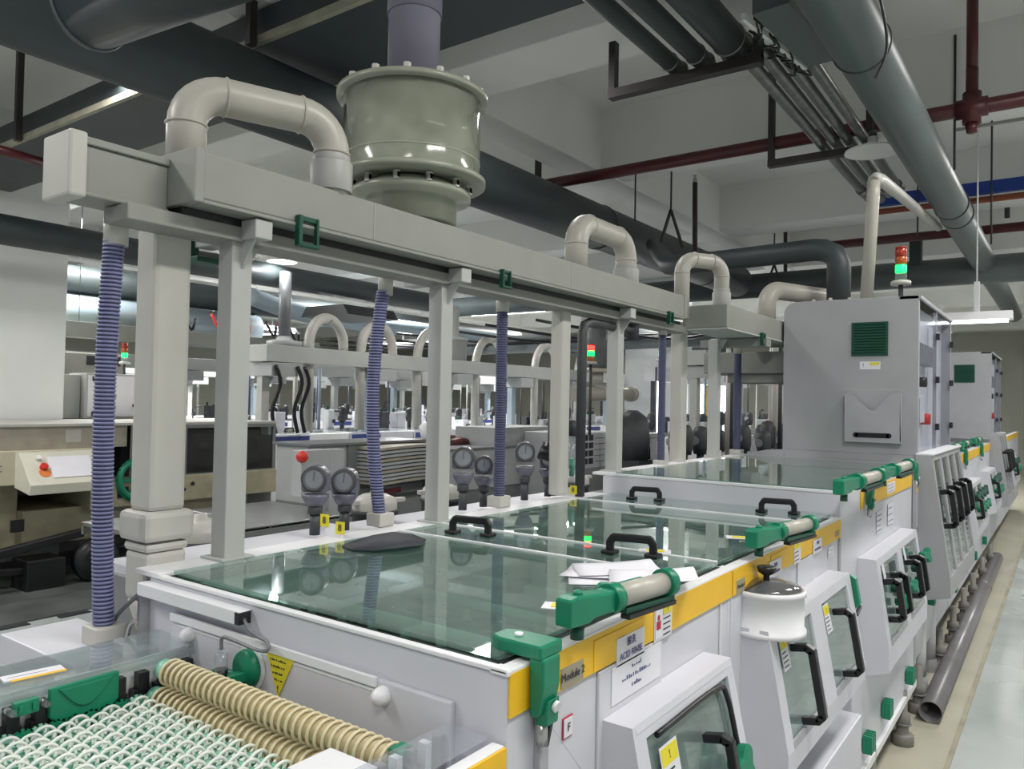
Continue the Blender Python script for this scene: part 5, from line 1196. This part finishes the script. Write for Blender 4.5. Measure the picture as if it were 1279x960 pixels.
# ------------------------------------------------------------------ cream machine with console at the left
cm = thing('cream_machine', 'old cream machine on the tiled floor with smoked windows and dirty base', 'machine', (-7.6, 2.8, .2))
MB().box(-8.3, -7.02, .6, 3.45, .88, 1.16).build('left_body', M_cream, cm, .006)
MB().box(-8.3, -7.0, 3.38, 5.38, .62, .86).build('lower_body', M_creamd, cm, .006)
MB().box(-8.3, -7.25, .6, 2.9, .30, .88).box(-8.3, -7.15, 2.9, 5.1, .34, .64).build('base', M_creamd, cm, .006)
MB().box(-8.25, -7.08, 2.6, 5.40, 1.355, 1.38).build('top_plate', M_pvcw, cm, .003)
MB().box(-8.2, -7.1, 2.63, 3.75, 1.16, 1.355).build('stainless_cover', M_tan2, cm, .004)
plate(cm, (-7.099, 3.27, 1.27), XR, UP, .13, .11, M_pvcw, 'data_plate')
MB().box(-8.15, -7.3, 3.8, 5.34, .86, 1.35).build('inner_mechanism', M_dark, cm)
for (a, b, r_) in ((3.9, 4.2, .07), (4.45, 4.75, .05), (4.95, 5.28, .08)):
    MB().box(-7.3, -7.2, a, b, .92, 1.28).build('inner_bracket', M_mach, cm, .01); MB().cyl((-7.21, (a + b) / 2, 1.12), (-7.12, (a + b) / 2, 1.12), r_, n=16).build('inner_gear', M_gpipe, cm)
for (a, b) in ((3.78, 4.28), (4.30, 4.80), (4.83, 5.38)):
    f = MB().box(-7.10, -7.06, a, b, .84, .87).box(-7.10, -7.06, a, b, 1.325, 1.355).box(-7.10, -7.06, a, a + .03, .87, 1.325).box(-7.10, -7.06, b - .03, b, .87, 1.325).build('window_frame', M_machd, cm, .003)
    MB().box(-7.085, -7.078, a + .03, b - .03, .87, 1.325).build('smoked_window', M_smoke, f)
for i in range(5): MB().cyl((-7.0, 4.0 + i * .09, .78 - (i % 2) * .05), (-6.985, 4.0 + i * .09, .78 - (i % 2) * .05), .018, n=10).build('black_knob', M_black, cm)
MB().box(-7.0, -6.99, 3.62, 3.72, .70, .80).build('switch_panel', M_black, cm)
hw = MB().torus((-6.98, 3.80, .86), (1, 0, .1), .17, .028, 32, 8)
for i in range(6): a = PI * i / 3; hw.obox((-6.98, 3.80, .86), (-6.98, 3.80 + math.cos(a) * .16, .86 + math.sin(a) * .16), .03, .03, up=(1, 0, 0))
for i in range(32): a = 2 * PI * i / 32; hw.obox((-6.98, 3.80 + math.cos(a) * .19, .86 + math.sin(a) * .19), (-6.98, 3.80 + math.cos(a) * .205, .86 + math.sin(a) * .205), .03, .016, up=(1, 0, 0))
hw.build('green_toothed_wheel', M_green, cm)
# console
k0, k1 = 2.78, 3.40
co = MB().prism([(-7.02, k0, 1.15), (-6.95, k0, 1.15), (-6.72, k0, .90), (-6.74, k0, .82), (-7.02, k0, .86)], (0, k1 - k0, 0)).build('console', mat('console_cream', (.66, .64, .54), .45), cm, .005)
dn = Vector((-6.95 + 6.72, 0, 1.15 - .90)).normalized(); cc = Vector((-6.835, 3.14, 1.028))
plate(co, cc, XR, dn, .34, .22, M_paper, 'clear_document_cover', t=.006)
nn = Vector(XR).cross(dn)
MB().cyl(cc + Vector((0, -.22, -.07)), cc + Vector((0, -.22, -.07)) + nn * .05, .045, n=20).build('orange_button', mat('orange_knob', (.7, .22, .06), .35), co)
MB().cyl(cc + Vector((0, -.22, .0)), cc + Vector((0, -.22, .0)) + nn * .03, .03, n=16).build('red_ring', M_redp, co)
MB().cyl(cc + Vector((-.06, -.24, .07)), cc + Vector((-.06, -.24, .07)) + nn * .03, .02, n=16).build('white_button', M_white2, co)
text(cm, 'dic', .12, (-7.018, 2.62, 1.03), XR, UP, M_gpipe)
MB().box(-7.0, -6.98, 2.75, 2.85, .5, .6).build('vent_slot', M_black, cm)
for (y, r_, x) in ((3.42, .19, -6.95), (3.02, .10, -7.0), (3.85, .12, -6.95)):
    MB().lathe((x, y, r_), [(0, -.05), (r_ * .5, -.05), (r_, -.04), (r_, .04), (r_ * .5, .05), (0, .05)], 28, axis=(1, 0, .15)).build('black_wheel', M_black, cm)
MB().obox((-7.0, 2.3, .28), (-6.95, 3.3, .44), .08, .07).obox((-7.0, 2.2, .22), (-7.0, 3.0, .16), .06, .06).box(-7.2, -6.9, 2.85, 3.15, .0, .26).build('black_linkage', M_black, cm, .01)
# control boxes and things above the cream machine
def ctrl(label, x, y0, y1, z0, z1, face=True, m=None):
    t = thing('control_box', label, 'cabinet', (x, y0, z0)); MB().box(x - .4, x, y0, y1, z0, z1).build('box', m or M_post, t, .005)
    if face:
        MB().box(x, x + .008, y0 + .02, y1 - .02, z0 + .02, z1 - .02).build('door', M_white2, t, .003)
        for z in (z0 + .05, z1 - .06):
            for y in (y0 + .06, y1 - .12): MB().box(x + .008, x + .02, y, y + .05, z - .02, z + .025).build('latch', M_black, t)
        MB().cyl((x + .008, (y0 + y1) / 2 + .15, (z0 + z1) / 2 - .1), (x + .03, (y0 + y1) / 2 + .15, (z0 + z1) / 2 - .1), .022, n=12).build('switch', M_black, t)
        for i in range(2): MB().box(x + .008, x + .010, y0 + .2, y0 + .32, z0 + .1 + i * .12, z0 + .14 + i * .12).build('name_plate', M_tan2, t)
    return t
ctrl('white control box with black latches above the cream machine', -8.4, 3.98, 4.72, 1.38, 1.86)
MB().box(-8.8, -8.4, 3.76, 4.9, 0, 1.375).build('cabinet_plinth', M_mach, None, label='grey plinth behind the cream machine under the control boxes', cat='plinth')
ctrl('grey side box left of the white control box', -8.5, 3.72, 3.97, 1.38, 1.84, face=False)
cbx = ctrl('tall white box with dark display above the cream machine', -9.4, 4.2, 4.9, .0, 2.12, face=False, m=M_pvcw)
MB().box(-9.4, -9.39, 4.45, 4.85, 1.98, 2.09).build('display_panel', M_dark, cbx)
signal_tower('red and amber signal tower beside the blue violet hose at the left', -8.6, at(155, 465, X=-8.6).y, 1.861, 1.0, 'green', .12)
t = pipe_thing('white_elbow', 'white rounded pipe end above the cream machine', 'pipe', [(-8.4, 4.85, 1.4), (-8.4, 4.85, 2.08), (-8.4, 4.80, 2.22), (-8.4, 4.68, 2.28)], .06, M_pvcw, 16, 4)
t = thing('exhaust_duct', 'pale duct with stain behind the left column', 'duct', (-9, 3.5, 2.12)); MB().box(-9.3, -9.0, 3.3, 7.6, 2.28, 2.45).build('duct_body', M_duct, t, .005)
t = thing('name_board', 'small white board hanging under the pale blue duct', 'sign', (-8.8, 4.3, 2.45)); p = at(106, 411, Y=4.4)
plate(t, p, XR, UP, .17, .13, M_lab, 'board'); MB().cyl(p + Vector((0, -.07, .06)), (p.x - .0, p.y - .07, 3.9), .004, n=6).build('hanging_wire', M_dark, t); text(t, '4 2 1', .07, p + Vector((.002, 0, 0)), XR, UP, M_ink)
pipe_thing('yellow_green_rail', 'yellow green rail under the pale blue duct', 'rail', [(-9.6, 3.4, 2.42), (-9.6, 6.0, 2.42)], .04, mat('olive_rail', (.32, .33, .08), .5), 8)
for i in range(9):
    x = -9.05 - (i % 3) * .1; y = 5.0 + i * .28; z = 2.40 + (i % 4) * .02
    pipe_thing('red_hose', 'red hanging hose behind the wide down pipe, %s from the left' % ORD[i].replace('nearest', 'first'), 'hose', [(x, y, z + .25), (x + .05, y + .1, z + .05), (x, y + .18, z + .2)], .018, M_redp if i % 2 else M_black, 8, 4)

# ------------------------------------------------------------------ steel bench
bn = thing('steel_bench', 'long steel bench with bent pipe legs between the machines', 'bench', (-4.7, 2.5, 0))
MB().box(-5.28, -4.30, 2.5, 3.25, .775, .80).box(-5.28, -4.30, 3.255, 3.98, .775, .80).box(-4.32, -4.30, 2.5, 3.98, .72, .79).box(-5.28, -5.26, 2.5, 3.98, .72, .79).build('bench_top', M_steel, bn, .002)
def leg(x, y, dy): return MB().tube([(x, y + dy * .35, .775), (x, y + dy * .1, .74), (x, y, .66), (x, y, 0)], .024, 10, sub=3)
for (x, y, d_) in ((-5.2, 2.62, 1), (-4.42, 2.62, 1), (-5.2, 3.8, -1), (-4.42, 3.8, -1)): leg(x, y, d_).build('leg', M_gpipe, bn)
def crate(label, x0, x1, y0, y1, z0, z1, m, cat='crate', name='crate'):
    t = thing(name, label, cat, ((x0 + x1) / 2, y0, z0)); T = .012
    MB().box(x0, x1, y0, y0 + T, z0, z1).box(x0, x1, y1 - T, y1, z0, z1).box(x0, x0 + T, y0 + T, y1 - T, z0, z1).box(x1 - T, x1, y0 + T, y1 - T, z0, z1).box(x0, x1, y0, y1, z0 - T, z0).build('shell', m, t, .002)
    MB().box(x0 - .008, x1 + .008, y0 - .008, y1 + .008, z1 - .03, z1 - .01).build('rim', m, t, .002); return t
crate('cream crate under the steel bench, left one', -4.95, -4.45, 2.75, 3.15, .33, .66, M_creamd)
crate('cream crate under the steel bench, right one', -4.95, -4.45, 3.3, 3.75, .33, .66, M_creamd)
MB().box(-5.1, -4.4, 2.7, 3.9, .28, .31).build('bench_shelf', M_dark, bn)
pipe_thing('black_hose', 'tangled black hose under the right end of the steel bench', 'hose', [(-4.3, 2.9, .45), (-4.2, 3.1, .6), (-4.15, 3.35, .5), (-4.2, 3.55, .62), (-4.15, 3.75, .5), (-4.2, 3.95, .6)], .02, M_black, 8, 5)

# ------------------------------------------------------------------ grey machine with slatted stack in the middle distance
gm = thing('grey_machine', 'grey machine with rounded covers in the middle distance behind the gauges', 'machine', (-5, 4.0, 0))
MB().box(-5.3, -4.62, 4.05, 7.7, .0, .80).build('lower_body', M_machd, gm, .006)
MB().box(-5.3, -4.9, 4.05, 5.4, .80, 1.26).build('upper_body', M_mach, gm, .006)
MB().box(-5.3, -4.6, 5.42, 7.7, .80, 1.18).build('right_body', M_mach, gm, .006)
MB().box(-5.32, -4.58, 5.40, 7.72, 1.18, 1.20).box(-5.32, -4.85, 4.02, 5.39, 1.26, 1.28).build('top_edge', M_gpipe, gm, .002)
text(gm, 'O-1', .10, (-4.598, 5.75, 1.08), XR, UP, M_ink)
for i in range(10):
    z = .93 + i * .032
    t = MB(); N = 8; ptsr = []
    for j in range(N + 1):
        f = j / N; ptsr.append((-4.9 + .30 - .12 * (f ** 2) * (1 if i % 2 else .9), 4.55 + f * .85, z + .012 * math.sin(f * 3)))
    for j in range(N): t.hexa([(-4.88, ptsr[j][1], ptsr[j][2]), (ptsr[j][0], ptsr[j][1], ptsr[j][2]), (ptsr[j + 1][0], ptsr[j + 1][1], ptsr[j + 1][2]), (-4.88, ptsr[j + 1][1], ptsr[j + 1][2]), (-4.88, ptsr[j][1], ptsr[j][2] + .022), (ptsr[j][0], ptsr[j][1], ptsr[j][2] + .022), (ptsr[j + 1][0], ptsr[j + 1][1], ptsr[j + 1][2] + .022), (-4.88, ptsr[j + 1][1], ptsr[j + 1][2] + .022)])
    t.build('slat', M_mach if i % 3 else M_tan2, gm)
MB().box(-4.90, -4.88, 4.45, 5.4, .88, 1.27).build('slat_back', M_machd, gm)
MB().box(-4.62, -4.60, 4.62, 4.80, .86, .90).build('red_marker', M_red, gm)
er = thing('emergency_switch', 'bright red rotary switch on a grey box left of the near gauges', 'switch', (-4.9, 3.9, .0)); p = at(378, 570, X=-4.6)
MB().lathe(p, [(0, 0), (.035, 0), (.045, .03), (.035, .06), (0, .065)], 16, axis=(.7, -.7, 0)).build('red_knob', M_redp, er); MB().box(p.x - .12, p.x - .01, p.y + .27, p.y + .42, 0, p.z + .04).box(p.x - .12, p.x - .01, p.y + .0, p.y + .27, p.z - .3, p.z + .04).build('switch_box', M_mach, er, .004)
pipe_thing('red_tube', 'dark red long tube on top of the grey machine', 'tube', [tuple(at(560, 547, X=-5.3)), tuple(at(625, 550, X=-5.3))], .035, M_red, 12)
pipe_thing('red_tube', 'rusty red short bulky tube on the grey machine', 'tube', [tuple(at(555, 556, X=-5.0)), tuple(at(575, 551, X=-5.0)), tuple(at(590, 556, X=-5.0))], .05, M_red, 12)
wb = thing('white_bag', 'white round bundle on the grey machine beside the middle post', 'bundle', tuple(at(535, 543, X=-5.0))); p = at(534, 541, X=-5.0)
MB().lathe(p, [(0, -.07), (.09, -.06), (.12, 0), (.09, .06), (0, .07)], 16, axis=(.6, .6, .3)).build('bundle_body', M_white2, wb)
cvr = thing('curved_cover', 'pale cover with curved end on the grey machine', 'cover', (-4.8, 6.3, 1.2)); q = []
for i in range(9): a = PI / 2 * i / 8; q.append((-4.64, 7.25 + .22 * math.sin(a), 1.2 + .18 * math.cos(a)))
MB().prism([(-4.64, 6.15, 1.2), (-4.64, 6.15, 1.38)] + q, (-.5, 0, 0)).build('cover_body', M_mach, cvr)
# cabinet with label grid, grey cabinet, black jacket-like drum and pipes right of the flow meter
gc = thing('labelled_cabinet', 'grey cabinet with a white sheet of printed squares', 'cabinet', (-4, 6.6, .2)); MB().box(-4.6, -4.0, 6.62, 7.55, .2, 1.34).build('cabinet_body', M_mach, gc, .006)
p = plate(gc, (-3.998, 7.0, 1.16), XR, UP, .56, .36, M_lab, 'printed_sheet')
for i in range(4):
    for j in range(2): MB().box(-3.996, -3.994, 6.80 + j * .11, 6.89 + j * .11, 1.26 - i * .08, 1.32 - i * .08).build('dark_square', M_dark, p)
q = MB()
for i in range(5): q.box(-3.996, -3.994, 7.03, 7.25, 1.28 - i * .06, 1.285 - i * .06)
q.build('printed_lines', M_ink, p)
MB().box(-4.0, -3.99, 7.42, 7.50, .5, 1.3).build('dark_slot', M_black, gc)
gc2 = thing('labelled_cabinet', 'pale grey cabinet with small notice behind the second down pipe', 'cabinet', (-4, 7.9, .2)); MB().box(-4.6, -4.0, 7.85, 8.75, .2, 1.25).box(-4.62, -3.98, 7.83, 8.77, 1.25, 1.30).build('cabinet_body', M_mach, gc2, .006)
plate(gc2, (-3.998, 8.6, 1.12), XR, UP, .16, .16, M_lab, 'notice'); MB().tube([(-3.99, 8.1, .95), (-3.97, 8.15, 1.12), (-3.97, 8.25, 1.15), (-3.99, 8.3, .9)], .02, 8, sub=4).build('black_cable', M_black, gc2)
# horizontal manifold and thick pipe behind the flow meter
t = thing('manifold_pipe', 'ivory horizontal manifold pipe with a purple grey stack behind the flow meter', 'pipe', (-4.0, 7.0, 1.7)); a = at(718, 492, X=-3.9); b = at(788, 492, X=-3.9)
MB().cyl(a, b, .07, n=20).cyl(b + Vector((0, -.06, 0)), b + Vector((0, .03, 0)), .085, n=20).build('manifold', M_pvc, t)
c_ = at(745, 480, X=-3.9); d_ = at(745, 390, X=-3.9)
MB().cyl(c_, c_ + Vector((0, 0, .12)), .07, n=16).cyl(c_ + Vector((0, 0, .12)), c_ + Vector((0, 0, .16)), .15, n=20).build('flange', M_pvc, t); MB().cyl(c_ + Vector((0, 0, .16)), d_, .105, n=20).build('stack', M_gpipe, t)
p = at(738, 448, X=-3.6); signal_tower('red and green lit signal tower behind the bent dark pipe', p.x, p.y, 1.35, 1.0, 'red', p.z - 1.4)
p = at(826, 440, X=-3.9); signal_tower('green lit signal tower left of the second down pipe', p.x, p.y, 1.32, 1.0, 'green2', p.z - 1.42)
p = at(790, 555, X=-3.6); t = thing('dark_drum', 'dark rounded drum behind the last white post', 'drum', tuple(p)); MB().box(p.x - .15, p.x + .15, p.y - .15, p.y + .15, 0, p.z - .15).build('stand', M_dark, t); MB().lathe((p.x, p.y, p.z - .15), [(0, 0), (.16, 0), (.18, .2), (.15, .42), (.05, .5), (0, .5)], 20).build('drum', M_dark, t)
# white portal frames in the far right gap
pf = thing('portal_frame', 'white portal frame with black posts far behind the second down pipe', 'frame', (-4.2, 11, 0))
a = at(812, 455, X=-5.2); b = at(930, 473, X=-5.2)
MB().box(-5.3, -5.1, a.y, b.y, 2.0, 2.22).build('top_beam', M_white2, pf)
for px, m in ((816, M_dark), (822, M_glow), (862, M_white2), (878, M_glow), (903, M_glow), (925, M_white2)):  # some uprights glow though no lamps, their brightness put into the material
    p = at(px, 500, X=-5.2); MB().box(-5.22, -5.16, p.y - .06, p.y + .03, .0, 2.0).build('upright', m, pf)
yb = thing('yellow_board', 'yellow orange board far behind the second down pipe', 'board', (-7, 16, 1)); p = at(872, 490, X=-6.0); MB().box(-6.1, -6.0, p.y - .4, p.y + .9, .0, 2.0).build('board', mat('board_amber', (.55, .33, .06), .5), yb)
# strip lamps lit in the far hall
for i, (x, y, z) in enumerate(((-12.5, 9, 2.95), (-12.5, 13, 2.95), (-9, 17, 3.0), (-6, 17, 3.0), (-12, 19, 3.1), (-16, 12, 3.2), (-2, 17, 3.2), (-8.8, 12, 3.35))):
    luminaire('lit strip lamp in the far hall, %s by distance' % ORD[i], (x, y, z), 1.8, 'x' if i % 2 else 'y')
